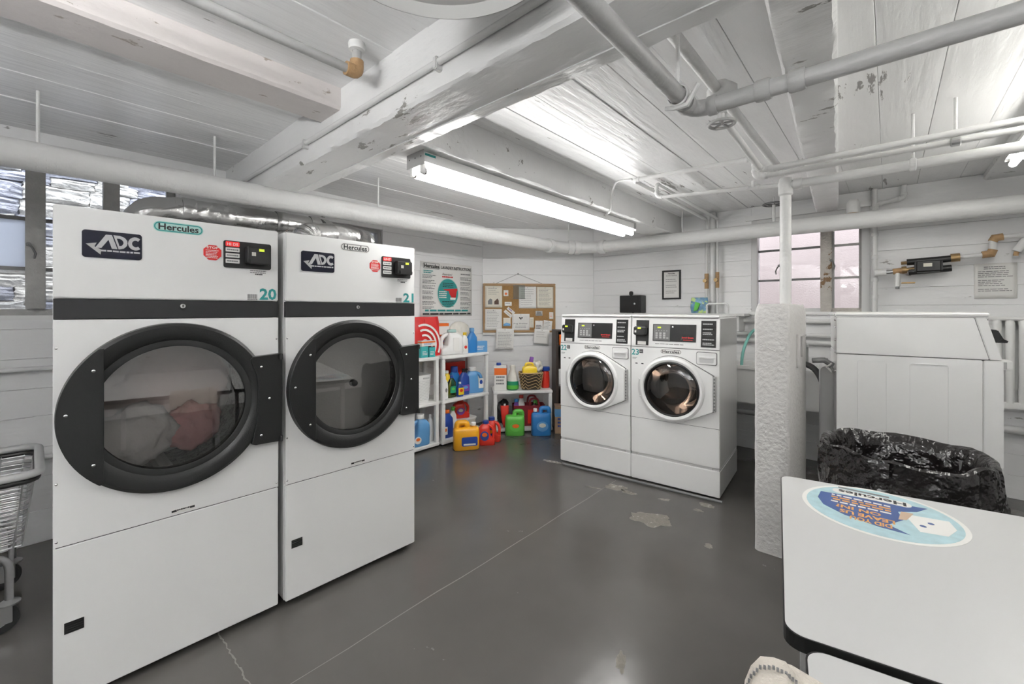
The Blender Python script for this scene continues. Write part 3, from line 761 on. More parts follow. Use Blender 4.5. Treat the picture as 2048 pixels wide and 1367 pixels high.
make_washer('white front load washer numbered 23 nearest the concrete stub', (-2.29+.683*cos(R(A42)), 3.27+.683*sin(R(A42)), 0), A42, '23', 31)
tag(MB().tube([(-2.22, 3.20, .012), (-.90, 3.318, .012)], .010, 8).build('floor_rod', M['greyp'], smooth=40), 'thin dark rod lying on the floor before the two washers', 'rod')

# third washer, seen from its side, facing +x
t = thing('side_washer', 'white washer seen from its side behind the black bagged bin', 'washer', (-.235, 3.25, 0), 7.0)
W, D_ = .69, .68      # x runs back-to-front of the machine, y is its width
MB().box(0, W, 0, D_, .012, .575).build('lower_body', M['white'], t, bevel=.006)
MB().box(.01, W-.01, .01, D_-.01, 0, .014).build('foot_frame', M['black2'], t)
side = MB().box(0, W-.075, 0, D_, .575, 1.138).build('side_panel', M['white'], t, bevel=.004)
for a, b in ((.10, .235), (.33, .49)):
    MB().holed(rrect(a, b, .60, 1.105, .012), rrect(a+.006, b-.006, .606, 1.099, .010), -.0035, .0005).build('panel_emboss', M['white'], side)
MB().box(W-.073, W, 0, D_, .579, 1.138).build('front_panel', M['white'], t, bevel=.004)
MB().prism([(0, 1.142), (W-.052, 1.142), (W-.107, 1.362), (0, 1.362)], 0, D_, 'xz').build('control_head', M['white'], t, bevel=.003)
MB().prism([(W-.050, 1.142), (W-.006, 1.142), (W-.062, 1.362), (W-.104, 1.362)], 0, D_, 'xz').build('control_fascia', M['white'], t, bevel=.003)
MB().box(-.012, W-.045, -.006, D_+.006, 1.364, 1.392).build('top_lid', M['white'], t, bevel=.010, seg=3)
kb = MB().prism([(W-.048, 1.300), (W-.006, 1.298), (W+.022, 1.236), (W-.020, 1.228)], .06, .15, 'xz').build('card_reader', M['black2'], t, bevel=.004)
MB().prism([(W+.010, 1.252), (W+.030, 1.240), (W+.026, 1.230), (W-.012, 1.230)], .055, .155, 'xz').build('reader_slot', M['black2'], kb)
dh = MB().box(W-.002, W+.045, .05, .13, 1.088, 1.138).build('door_catch', M['plastic'], t, bevel=.006)
MB().box(W-.001, W+.022, .044, .06, 1.095, 1.13).build('catch_pad', M['lgrey'], dh)
MB().prism(rrect(-.075, .0, .45, 1.035, .035), .22, .52, 'xz').build('rear_cover', M['lgrey'], t, bevel=.01)
for zz in (1.345, 1.30, 1.22, 1.15, 1.03): screw(t, -.004, zz, .03, .007)
vv = MB().tube([(-.015, .06, 1.06), (-.06, .05, 1.09), (-.12, .04, 1.085)], .016, 8).tube([(-.03, .06, 1.05), (-.05, .05, 1.10)], .009, 8).build('inlet_valve', M['greyp'], t, smooth=40)
MB().tube([(-.02, .05, 1.02), (-.045, .05, 1.05), (-.02, .045, 1.075)], .008, 8).build('valve_handle', M['chrome'], vv, smooth=40)

# ================================================================== COLUMN STUB WITH PIPE
def rough_block(name, x0, x1, y0, y1, z1, m, r=.03):
    K = 40; rings = []; base = rrect(x0, x1, y0, y1, r, 4)
    pts = []
    for i in range(len(base)):
        a, b = base[i], base[(i+1) % len(base)]; l = math.hypot(b[0]-a[0], b[1]-a[1]); q = max(1, int(l/.04))
        pts += [(a[0]+(b[0]-a[0])*j/q, a[1]+(b[1]-a[1])*j/q) for j in range(q)]
    cx, cy = (x0+x1)/2, (y0+y1)/2
    for k in range(K+1):
        z = z1*k/K; s_ = 1.0
        if k == K: s_ = .86
        elif k == K-1: s_ = .965
        ring = []
        for x, y in pts:
            dlt = .0022*noise.noise(Vector((x*9, y*9, z*9))) + .0012*noise.noise(Vector((x*30, y*30, z*30)))
            ring.append((cx+(x-cx)*s_*(1+dlt/.09), cy+(y-cy)*(1-(1-s_)*.35)*(1+dlt/.3), z if k < K else z1+dlt))
        rings.append(ring)
    return MB().loft(rings).build(name, m, smooth=50)
cs = tag(rough_block('concrete_stub', -.59, -.41, 2.81, 3.45, 1.44, M['column']), 'rough white painted concrete stub carrying the upright pipe', 'column')
MB().tube([(-.595+.04, 2.79, 1.20), (-.595+.07, 2.787, 1.215), (-.52, 2.786, 1.19), (-.475, 2.787, 1.17), (-.47, 2.788, 1.185)], .003, 6).build('paint_run', M['column'], cs)
MB().box(-.412, -.400, 3.02, 3.14, 1.06, 1.26).build('outlet_scar', M['column'], cs, bevel=.004)
MB().tube([(-.395, 3.12, 1.12), (-.395, 3.12, 1.24), (-.395, 3.28, 1.245)], .005, 6).build('wire_stub', M['woodgrey'], cs)

# ================================================================== PIPES
def collar(parent, p, d_, r, l=.03, m='pipe', name='coupling'):
    d_ = Vector(d_).normalized(); p = Vector(p)
    return MB().tube([p-d_*l/2, p-d_*l*.35, p+d_*l*.35, p+d_*l/2], [r*.92, r, r, r*.92], 14).build(name, M[m], parent, smooth=40)
def bend(pts, rad=.04, n=5):
    """round the corners of a polyline"""
    pts = [Vector(p) for p in pts]; out = [pts[0]]
    for i in range(1, len(pts)-1):
        a, b, c = pts[i-1], pts[i], pts[i+1]; r_ = min(rad, (a-b).length*.45, (c-b).length*.45)
        s_, e = b+(a-b).normalized()*r_, b+(c-b).normalized()*r_
        for k in range(n+1):
            t_ = k/n; out.append(s_*(1-t_)**2 + b*2*t_*(1-t_) + e*t_**2)
    return out + [pts[-1]]
def pipe(name, label, pts, r, m='pipe', rad=.05, cat='pipe', couplings=(), n=14, cm=None, group=None):
    P0 = Vector(pts[0]); t = thing(name, label, cat, P0, 0, group)
    loc = [Vector(p)-P0 for p in pts]
    MB().tube(bend(loc, rad), r, n).build('pipe_run', M[m], t, smooth=50)
    for i in range(1, len(loc)-1):
        for q in (loc[i-1], loc[i+1]):
            d_ = (q-loc[i]); l = min(rad*1.1, d_.length*.4); collar(t, loc[i]+d_.normalized()*l, d_, r*1.22, r*1.1, cm or m)
    for k, f in couplings:
        d_ = loc[k+1]-loc[k]; collar(t, loc[k]+d_*f, d_, r*1.25, r*1.6, cm or m)
    return t
def hanger(parent, p, r, ztop, m='pipe'):
    """ring round a pipe at p (parent space) and a rod to the ceiling"""
    p = Vector(p); h = MB().cyl((p.x, p.y, p.z+r), (p.x, p.y, ztop), .007, n=8).build('hanger_rod', M[m], parent, smooth=40)
    return h
# the big insulated main, along the left wall then the back wall
P = [(-3.05, -2.9, 2.10), (-2.975, 4.20, 2.165), (-2.72, 4.50, 2.160), (3.15, 4.56, 2.125)]
mp = pipe('heating_main', 'thick white insulated pipe running below the ceiling along two walls', P, .068, 'pipewrap', .16, n=24)
for wx, wy, wz in ((-3.04, .02, 2.11), (-3.035, .73, 2.118), (-3.01, 1.81, 2.14), (-2.9, 4.31, 2.165), (-1.62, 4.53, 2.15), (-.79, 4.54, 2.14), (.9, 4.55, 2.135)):
    hanger(mp, (wx-P[0][0], wy-P[0][1], wz-P[0][2]), .066, CZ-P[0][2]-.001)
for k in range(70):
    y = -1.2+k*.032; z = 2.10+.065*(y+2.9)/7.1; x = -3.05+.075*(y+2.9)/7.1
    MB().lathe([(.0675,-.004),(.0688,0),(.0675,.004)], 20, (x-P[0][0], y-P[0][1], z-P[0][2]), 'y').build('wrap_ridge', M['pipewrap'], mp, smooth=60)
# drop pipe under the front bay
e = pipe('sprinkler_branch', 'thin white pipe beside the pink beam ending in a rusty elbow', [(-1.56, -2.9, 2.333), (-1.56, .845, 2.333), (-1.56, .845, 2.45)], .017, 'pipegrey', .03)
MB().tube(bend([(0,3.70,0),(0,3.745,0),(0,3.745,.045)], .025), .026, 14).build('rusty_elbow', M['rust'], e, smooth=50)
MB().lathe([(.018,.082),(.030,.086),(.033,.108),(.030,.117)], 20, (0, 3.745, 0)).build('ceiling_flange', M['pipe'], e, smooth=40)
c1 = pipe('conduit', 'slim white conduit clipped along the side of the main beam', [(XL+.05, .957, 2.283), (3.1, .957, 2.283)], .012, 'pipe')
for x in (-2.3, -1.2, -.3, .8): MB().box(x-XL-.05-.01, x-XL-.05+.01, -.016, .018, -.03, .016).build('clip', M['pipe'], c1, bevel=.003)
# pipe under the main beam turning right
p1 = pipe('water_pipe', 'white pipe crossing under the main beam and turning right on a hanger', [(-.495, -2.9, 2.10), (-.514, 1.54, 2.10), (3.1, 1.545, 2.10)], .027, 'pipegrey', .06, couplings=((1, .06), (1, .085)))
hanger(p1, (-.515+.495, 1.40+2.9, 0), .027, CZ-2.10)
MB().lathe([(.030,-.012),(.034,-.008),(.034,.008),(.030,.012)], 18, (-.018, 4.30, 0), 'y').build('hanger_ring', M['pipe'], p1, smooth=40)
MB().tube([(-.06, 4.30, -.028), (-.03, 4.30, -.036), (.01, 4.30, -.036), (.045, 4.30, .02)], .008, 8).build('hanger_strap', M['pipe'], p1, smooth=40)
p2 = pipe('supply_pipe', 'white pipe along the ceiling passing the wrapped valve', [(-.56, 1.24, 2.36), (-.55, 3.40, 2.36)], .022, 'pipe')
vz = thing('gate_valve', 'white wrapped valve with a spoked hand wheel hanging below the ceiling pipe', 'valve', (-.55, 2.02, 2.36))
bl = MB()
bl.loft(blob(14, 16, lambda i, a: (lambda k: (k*cos(a)*(1+.2*noise.noise(Vector((cos(a)*2, sin(a)*2, i*.4)))), -.07+.14*i/13, k*sin(a)*(1+.2*noise.noise(Vector((cos(a)*2, 3, i*.4))))-.005))(.03+.03*sin(pi*i/13)))).build('wrapped_body', M['pipewrap'], vz, smooth=60)
MB().cyl((0,0,-.03), (0,0,-.135), .012, n=10).build('stem', M['pipe'], vz, smooth=40)
MB().cyl((0,0,-.05), (0,0,-.09), .022, n=12).build('bonnet', M['pipe'], vz, smooth=40)
wh = MB().tube([(.052*cos(2*pi*i/20), .052*sin(2*pi*i/20), -.135) for i in range(20)], .007, 8, closed=True)
for q in range(5): wh.tube([(0,0,-.135), (.05*cos(2*pi*q/5), .05*sin(2*pi*q/5), -.135)], .005, 6)
wh.build('hand_wheel', M['pipegrey'], vz, smooth=50)
pipe('drop_pipe', 'slender white pipe from the wrapped valve to the first cross pipe', [(-.56, 2.06, 2.27), (-.56, 2.86, 2.23), (3.1, 2.865, 2.23)], .017, 'pipe', .045, couplings=((0, .95),), cat='pipe')
pb = pipe('cross_pipe', 'second of three parallel white pipes running to the right edge', [(3.1, 3.02, 2.235), (-.63, 3.02, 2.235), (-.63, 3.02, 2.36), (-1.45, 3.03, 2.39), (-1.449, 4.77, 2.37), (-1.449, 4.77, 1.33)], .016, 'pipe', .04, couplings=((0, .96), (0, .985)))
MB().cyl((-3.66, 0, .0), (-3.66, 0, .045), .016, n=12).build('union_cap', M['pipe'], pb, smooth=40)
hanger(pb, (-2.85, 0, 0), .016, CZ-2.235); MB().lathe([(.017,-.02),(.026,-.014),(.026,.014),(.017,.02)], 14, (-2.85, 0, 0), 'x').build('hanger_ring', M['steel'], pb)
MB().tube([(-4.549, 1.75, -.44), (-4.549, 1.75, -.60)], .021, 12).build('brass_valve', M['rust'], pb, smooth=40)
MB().cyl((-4.549, 1.71, -.52), (-4.549, 1.68, -.52), .02, n=8).build('valve_knob', M['brass'], pb, smooth=40)
pc = pipe('tee_pipe', 'lowest of three parallel white pipes meeting the upright pipe in a tee', [(3.1, 3.12, 2.18), (-.479, 3.12, 2.18)], .027, 'pipe', couplings=((0, .982),))
hanger(pc, (-3.0, 0, 0), .027, CZ-2.18); MB().lathe([(.027,-.014),(.034,-.01),(.034,.01),(.027,.014)], 16, (-3.0, 0, 0), 'x').build('hanger_ring', M['pipe'], pc)
up = pipe('upright_pipe', 'white upright pipe rising from the concrete stub to the ceiling pipes', [(-.479, 3.12, 1.435), (-.479, 3.12, 2.20)], .031, 'pipe')
MB().lathe([(.031,.68),(.040,.69),(.040,.76),(.033,.79),(.001,.795)], 20, (0,0,0)).build('tee', M['pipe'], up, smooth=40)
pe = pipe('branch_pipe', 'thin white branch pipe running left of the tee and down the back wall', [(-.50, 3.12, 2.19), (-1.31, 3.13, 2.255), (-1.31, 3.13, 2.36), (-1.34, 4.765, 2.36), (-1.34, 4.765, 1.33)], .013, 'pipe', .035, couplings=((0, .16), (0, .24)))
MB().cyl((-.155, 0, .012), (-.155, 0, .055), .014, n=12).build('union_cap', M['pipe'], pe, smooth=40)
MB().tube([(-.84, 1.645, -.385), (-.84, 1.645, -.55)], .019, 12).build('brass_valve', M['rust'], pe, smooth=40)
MB().cyl((-.84, 1.61, -.47), (-.84, 1.58, -.47), .02, n=8).build('valve_knob', M['brass'], pe, smooth=40)
pipe('loop_pipe', 'small white loop of pipe above the top of washer 23', [(-1.40, 4.62, 1.30), (-1.40, 4.62, 1.47), (-1.20, 4.62, 1.47), (-1.20, 4.62, 1.28)], .010, 'pipe', .03)
pipe('flex_conduit', 'thin curved conduit feeding the fluorescent light beside the bulletin board', [(-1.46, 3.03, 2.40), (-1.60, 3.05, 2.42), (-1.72, 3.18, 2.36), (-1.735, 3.22, 2.24), (-1.80, 3.22, 2.205)], .008, 'pipe', .05)
pipe('wall_riser', 'white riser pipe on the back wall just right of the window', [(-.085, 4.79, .02), (-.085, 4.79, 2.44)], .020, 'pipe', couplings=((0, .62), (0, .68), (0, .76), (0, .84), (0, .90)))
pipe('wall_drain', 'wide white drain pipe down the back wall between two thin pipes', [(-1.395, 4.80, 2.44), (-1.395, 4.80, 1.05)], .03, 'pipe')
pipe('waist_pipe', 'thin white pipe along the left wall at waist height behind the cart', [(-3.79, -2.9, 1.06), (-3.79, .9, 1.055)], .014, 'pipe')
pipe('low_pipe', 'thin white pipe along the left wall near the floor behind the cart', [(-3.79, -2.9, .52), (-3.79, .9, .52)], .014, 'pipe')
pipe('waist_rail', 'white pipe along the back wall under the radiator', [(.1, 4.80, .52), (3.1, 4.80, .52)], .03, 'pipe')
pipe('stub_drain', 'white drain pipe leaving the foot of the concrete stub', [(-.42, 3.02, .34), (-.02, 3.02, .34)], .034, 'pipe', couplings=((0, .55),))
# corner wall above the window: pipes, a cap and a boxed piece
ob = pipe('overflow_pipe', 'crooked white pipe bracket in the broken corner above the window', [(.10, 4.79, 2.44), (.10, 4.79, 2.335), (-.08, 4.79, 2.31), (-.08, 4.79, 2.24)], .018, 'pipe', .03)
cp = thing('capped_pipe', 'short upright capped pipe with a rusty base above the window', 'pipe', (-.22, 4.60, 2.195))
MB().lathe([(.045,.0),(.048,.03),(.046,.09),(.03,.12),(.001,.125)], 24, (0,0,.02)).build('cap', M['pipe'], cp, smooth=40)
MB().lathe([(.052,-.012),(.054,.01),(.048,.028)], 24).build('rusty_base', M['rust'], cp, smooth=40)
hk = thing('hand_wheel_valve', 'small valve with a flat hand wheel on the pipe left of the upright', 'valve', (-.79, 4.54, 2.212))
MB().cyl((0,0,0), (0,0,.165), .014, n=12).build('stem', M['pipe'], hk, smooth=40)
wh = MB().tube([(.085*cos(2*pi*i/20), .085*sin(2*pi*i/20), .17) for i in range(20)], .008, 8, closed=True)
for q in range(5): wh.tube([(0,0,.165), (.083*cos(2*pi*q/5), .083*sin(2*pi*q/5), .17)], .006, 6)
wh.build('hand_wheel', M['greyp'], hk, smooth=50)
# backflow preventer on the back wall
bf = thing('backflow_valve', 'black double backflow valve on brass piping on the back wall', 'valve', (-.085, 4.76, 1.72))
def seg(name, pts, r, m): return MB().tube([(x+.085, -.02, z-1.72) for x, z in pts], r, 12).build(name, M[m], bf, smooth=45)
seg('tee_body', [(-.085, 1.72), (-.01, 1.722)], .028, 'pipe'); seg('nipple', [(-.01, 1.722), (.03, 1.723)], .019, 'chrome')
seg('brass_tee', [(.03, 1.724), (.085, 1.73)], .024, 'rust'); seg('union', [(.085, 1.732), (.115, 1.735)], .030, 'brass'); seg('nipple', [(.11, 1.735), (.16, 1.738)], .016, 'brass')
seg('drain_leg', [(.058, 1.71), (.058, 1.60)], .018, 'pipe'); seg('drain_tip', [(.058, 1.60), (.058, 1.58)], .013, 'greyp')
MB().box(.165, .25, -.05, .02, -.098, -.088).build('lever_handle', M['brass'], bf, bevel=.003)
b = MB().box(.245, .405, -.075, .035, -.018, .085).build('valve_body', M['black2'], bf, bevel=.015, seg=3)
MB().tube([(.20, -.02, .075), (.45, -.02, .085)], .026, 12).build('upper_port', M['black2'], b, smooth=40)
MB().tube([(.21, -.02, -.005), (.455, -.02, .012)], .026, 12).build('lower_port', M['black2'], b, smooth=40)
MB().tube([(.165, -.02, .070), (.20, -.02, .072)], .013, 8).build('test_cock', M['brass'], b, smooth=40)
MB().box(.295, .345, -.078, -.074, .028, .055).build('data_tag', M['paperb'], b)
seg('union', [(.365, 1.81), (.415, 1.812)], .032, 'brass'); seg('nipple', [(.41, 1.812), (.55, 1.822)], .016, 'pipe')
seg('brass_elbow', [(.53, 1.82), (.575, 1.825), (.585, 1.855)], .026, 'rust'); seg('riser', [(.585, 1.85), (.585, 1.925)], .020, 'pipe'); seg('brass_elbow', [(.583, 1.915), (.595, 1.94), (.635, 1.945)], .026, 'rust')
seg('feed_pipe', [(.63, 1.945), (1.6, 1.97)], .017, 'pipe'); seg('wrapped_branch', [(.80, 1.955), (.74, 1.90), (.70, 1.83)], .028, 'pipewrap'); seg('drain_tip', [(.70, 1.83), (.695, 1.80)], .014, 'rust')
MB().box(.82, .92, -.05, .0, .115, .130).build('lever_handle', M['brass'], bf, bevel=.003)

# ================================================================== DUCTS ON THE DRYERS
def foil(mb, pts, r, seed, amp=.006, n=24, step=.02):
    P_ = bend(pts, .10, 8); out = [P_[0]]
    for a, b in zip(P_, P_[1:]):
        q = max(1, int((b-a).length/step)); out += [a+(b-a)*(i/q) for i in range(1, q+1)]
    s0 = len(mb.v); mb.tube(out, r, n)
    for i in range(s0, len(mb.v)):
        v = Vector(mb.v[i]); mb.v[i] = tuple(v + Vector((noise.noise(v*14+Vector((seed,0,0))), noise.noise(v*14+Vector((0,seed,0))), noise.noise(v*14+Vector((0,0,seed)))))*amp)
    return mb
dk = thing('vent_duct', 'crumpled silver foil duct lying above the two dryers', 'duct', (-3.3, .45, 1.95))
foil(MB(), [(.0, -.06, -.19), (0, -.02, .03), (0, .12, .07), (0, .45, .075)], .078, 1, .013).build('foil_elbow', M['foil'], dk, smooth=70)
foil(MB(), [(0, .13, .07), (0, .75, .085), (0, 1.02, .088)], .076, 2, .004).build('duct_run', M['foil'], dk, smooth=70)
for y in (.20, .74, .98): MB().lathe([(.079,-.035),(.082,-.03),(.082,.03),(.079,.035)], 24, (0, y, .07+.018*y), 'y').build('tape_band', M['foil'], dk, smooth=60)
foil(MB(), [(0, 1.02, .09), (-.08, 1.14, .10), (-.60, 1.17, .11)], .075, 3, .004).build('wall_bend', M['foil'], dk, smooth=70)
dk2 = thing('flex_duct', 'ribbed silver flexible duct rising behind dryer 21 to the window', 'duct', (-2.98, 1.20, 1.772))
m = MB(); path = bend([(0, 0, .0), (0, .03, .15), (-.10, .36, .20), (-.34, .70, .22), (-.92, .72, .22)], .12, 10); pp = []
for a, b in zip(path, path[1:]):
    for i in range(3): pp.append(a+(b-a)*(i/3))
m.tube(pp, [.075 + (.006 if i % 2 else -.003) for i in range(len(pp))], 24).build('ribbed_run', M['foil'], dk2, smooth=60)
MB().lathe([(.08,-.01),(.08,.03)], 24).build('collar', M['steel'], dk2)

# ================================================================== TABLES, TOWEL, BIN
def make_table(label, loc, rotz, L, Wd, ztop):
    t = thing('folding_table', label, 'table', loc, rotz, 'white laminate folding tables')
    r = .035; out = rrect(0, L, 0, Wd, r, 6)
    MB().prism(rrect(.003, L-.003, .003, Wd-.003, r, 6), ztop-.031, ztop, 'xy').build('table_top', M['tablew'], t)
    MB().holed(out, rrect(.0031, L-.0031, .0031, Wd-.0031, r, 6), 0, .03).xf(Matrix(((1,0,0,0),(0,0,1,0),(0,1,0,ztop-.0308),(0,0,0,1)))).build('edge_band', M['tedge'], t)
    for lx in (.06, L-.10):
        for ly in (.08, Wd-.12): MB().box(lx, lx+.035, ly, ly+.035, 0, ztop-.031).build('leg', M['lgrey'], t, bevel=.004)
        MB().box(lx+.005, lx+.03, .115, Wd-.12, ztop-.075, ztop-.034).build('cross_rail', M['lgrey'], t)
    MB().box(.095, L-.10, Wd/2-.015, Wd/2+.015, ztop-.075, ztop-.034).build('long_rail', M['lgrey'], t)
    return t
AT = 9.5; ca, sa = cos(R(AT)), sin(R(AT))
make_table('white laminate table with the round blue sticker in the right foreground', (-.159, 1.012, 0), AT, 1.6, .97, .75)
make_table('white laminate table with a draped towel at the very bottom right', (-.136+.012+.157, 1.025-.95, 0), AT, 1.6, .945, .742)
# round sticker on the table, its words turned away from the camera
st = thing('round_sticker', 'round blue and white sticker stuck flat on the foreground table', 'sticker', (-.022, 1.815, .7503), 182)
MB().prism(circle(0, 0, .205, 64), 0, .0004, 'xy').build('backing', M['paper'], st)
MB().prism(circle(0, 0, .192, 64), .0004, .0007, 'xy').build('water_print', M['skyprint'], st)
pts = [(-.13,-.118),(.165,-.06),(.17,.01),(.15,.075),(.09,.13),(.0,.165),(-.07,.17),(-.02,.125),(-.06,.05),(-.05,-.02),(-.1,-.06)]
MB().prism([(x*.95, y*.9-.02) for x, y in pts], .0007, .0009, 'xy').build('blue_print', M['navyprint'], st)
MB().prism([(-.06,-.03),(-.165,-.05),(-.175,.01),(-.15,.075),(-.09,.09),(-.075,.03)], .0009, .0011, 'xy').build('machine_print', M['paper'], st)
MB().prism([(-.055,-.045),(-.085,-.05),(-.065,.02),(-.045,.03)], .0011, .0012, 'xy').build('hand_print', M['tanprint'], st)
MB().prism(circle(-.12,.005,.008,10), .0011, .0013, 'xy').prism(circle(-.10,.04,.008,10), .0011, .0013, 'xy').build('knob_print', M['navyprint'], st)
MB().prism(rrect(-.085, .125, -.142, -.095, .02), .0011, .0012, 'xy').build('brand_print', M['paper'], st)
text(MB(), 'Hercules', -.072, -.136, .034, .18, .0015, bold=.03, plane='xy').build('brand_lettering', M['ink'], st)
MB().prism(rrect(-.03, .11, -.164, -.150, .002), .0011, .0013, 'xy').build('slogan_print', M['grey_ink'], st)
for s_, x, z, h, wd in (('DID YOU', -.028, .090, .030, .100), ('LEAVE US', -.036, .052, .030, .135), ('ON IN?', -.005, .014, .028, .115)):
    text(MB(), s_, x, z, h, wd, .0014, bold=.035, plane='xy').build('orange_lettering', M['orangeprint'], st)
for q in range(4):
    m = MB(); x = -.03; z_ = -.010-q*.021
    rr = random.Random(q)
    while x < .12:
        l = rr.uniform(.012, .03); m.add([(x, z_, .0013), (min(.125, x+l), z_, .0013), (min(.125, x+l), z_+.012, .0013), (x, z_+.012, .0013)], [(0,1,2,3)]); x += l+.005
    m.build('small_lettering', M['paper' if q in (0, 3) else 'orangeprint'], st)
# towel over the left edge of the near table
def drape(name, label, m, loc, rotz, prof, wid, seed, th=.010):
    K = 22; rings = []
    for j in range(K+1):
        v = wid*j/K; ring = []
        for i, (x, z) in enumerate(prof):
            f = i/(len(prof)-1); amp = .014
            ring.append((x + amp*(1-f)*noise.noise(Vector((v*16, seed, i*.2)))*1.3, v + .012*noise.noise(Vector((i*.5, seed, v*4))), z + .010*noise.noise(Vector((v*12+seed, i*.6, 0))) ))
        back = [(x+ (-.0 if i > 4 else th), y, z-th if i > 3 else z) for i, (x, y, z) in enumerate(ring)]
        rings.append(ring + list(reversed(back)))
    return MB().loft(rings).build(name, M[m], smooth=60)
prof = [(-.050, -.13), (-.048, -.09), (-.044, -.05), (-.038, -.018), (-.026, .010), (-.004, .022), (.02, .024), (.05, .018), (.08, .012), (.11, .006), (.14, .003)]
tw = drape('towel', '', 'cloth', None, 0, prof, .30, 3); tw.location = (-.096, .600, .744); tw.rotation_euler = (0, 0, R(AT))
tag(tw, 'folded cream towel with a stitched hem draped over the near table edge', 'towel')
prof2 = [(-.056, -.10), (-.055, -.06), (-.052, -.02), (-.044, .008), (-.030, .030), (-.010, .038), (.008, .036), (.022, .028)]
t2 = drape('top_fold', '', 'cloth', None, 0, prof2, .27, 9); t2.parent = tw; t2.location = (.0, .005, .002)
m = MB()
for q in range(22):
    f = q/21; i_ = f*(len(prof2)-1); k = min(len(prof2)-2, int(i_)); u = i_-k
    x = prof2[k][0]*(1-u)+prof2[k+1][0]*u; z = prof2[k][1]*(1-u)+prof2[k+1][1]*u
    m.box(x-.002, x+.002, .246, .250, z+.004, z+.009)
m.build('hem_stitching', M['greyp'], tw)
# bin with a black liner
tb = thing('trash_bin', 'round bin lined with a shiny black plastic bag beside the table', 'trash can', (.045, 2.53, 0))
tb.scale = (.94, .94, 1)
MB().lathe([(.001,.0),(.20,.0),(.21,.02),(.262,.74),(.268,.75),(.256,.75),(.20,.05),(.001,.05)], 40).build('bin', M['greyp'], tb, smooth=40)
prof = [(.268,.28),(.295,.34),(.310,.42),(.312,.52),(.308,.62),(.304,.70),(.302,.765),(.298,.795),(.286,.802),(.268,.792),(.243,.74),(.235,.66),(.225,.52),(.212,.36),(.18,.16),(.08,.10),(.001,.095)]
n = 110; rings = []
for i, (r, z) in enumerate(prof):
    ring = []
    for j in range(n):
        a = 2*pi*j/n; ca_, sa_ = cos(a), sin(a)
        am = .030 if i < 3 else (.020 if i < 7 else (.007 if i < 10 else .012))
        k = -.010*(1-abs(noise.noise(Vector((ca_*7+z*3, sa_*7-z*2, z*11)))))**4*(0 if i in (7, 8, 9) else 1) + .006 + am*noise.noise(Vector((ca_*3.3, sa_*3.3, z*4))) + am*.8*noise.noise(Vector((ca_*9, sa_*9, z*6+5))) + am*.5*abs(noise.noise(Vector((ca_*17, sa_*17, z*9))))
        zz = z + (.03*noise.noise(Vector((ca_*2, sa_*2, 9))) if 3 < i < 12 else 0)
        if r < .2: k *= .5
        ring.append(((r+k)*ca_, (r+k)*sa_, zz))
    rings.append(ring)
MB().loft(rings, cap=False).build('bin_liner', M['bag'], tb, smooth=38, label='glossy black bag folded over the rim')
# a fold of the liner turned down on the near left
fo = MB(); rows = []
for i in range(9):
    row = []
    for j in range(14):
        a = R(200+62*j/13); f = i/8; dep = (.02 + .13*max(0, 1-abs(j/13-.55)*1.7))*f
        r = .312+.006*sin(j*1.9+i)+.014*f; row.append((r*cos(a), r*sin(a), .80-dep + .006*sin(j*2.3)))
    rows.append(row)
fo.loft(rows, cap=False, closed=False).build('liner_fold', M['bag'], tb, smooth=40)

# ================================================================== CART
ct = thing('laundry_cart', 'wire laundry cart on castors beside dryer 20', 'cart', (-3.38, -.005, 0))
# local: x 0..0.55 toward the room, y runs to -0.85
def rr3(x0, x1, y0, y1, z, r, n=4): return [(x, y, z) for x, y in rrect(x0, x1, y0, y1, r, n)]
MB().tube(rr3(-.03, .56, -.85, .03, .68, .06), .017, 10, closed=True).build('rim', M['lgrey'], ct, smooth=50)
MB().tube(rr3(-.022, .552, -.842, .022, .652, .055), .012, 8, closed=True).build('rim_skirt', M['black2'], ct, smooth=50)
for k in range(15):
    f = k/14; z = .64 - .28*f; i_ = .035*f
    MB().tube(rr3(-.012+i_, .542-i_, -.835+i_, .012-i_, z, .05), .0028 if k % 5 else .0042, 6, closed=True).build('wire_hoop', M['steel'], ct, smooth=50)
for k in range(9):
    x = .0+k*.0665; i_ = .035
    for y0, y1 in ((.012, .012-i_), (-.835, -.835+i_)): MB().tube([(x, y0, .65), (x*.9+.026, y1, .36)], .003, 6).build('upright_wire', M['steel'], ct)
for k in range(11):
    y = -.80+k*.078
    for x0, x1 in ((-.012, .023), (.542, .507)): MB().tube([(x0, y, .65), (x1, y*.93-.03, .36)], .003, 6).build('upright_wire', M['steel'], ct)
for k in range(8): MB().tube([(.03+k*.067, -.80, .36), (.03+k*.067, -.02, .36)], .003, 6).build('base_wire', M['steel'], ct)
for x in (.04, .50):
    fr = MB().tube(bend([(x, -.80, .13), (x, -.80, .335), (x, -.06, .335), (x, -.06, .13)], .07), .014, 10).build('frame_tube', M['steel'], ct, smooth=50)
MB().tube([(.04, -.06, .20), (.50, -.06, .20)], .008, 8).build('cross_bar', M['steel'], ct, smooth=50)
MB().tube([(.04, -.80, .20), (.50, -.80, .20)], .008, 8).build('cross_bar', M['steel'], ct, smooth=50)
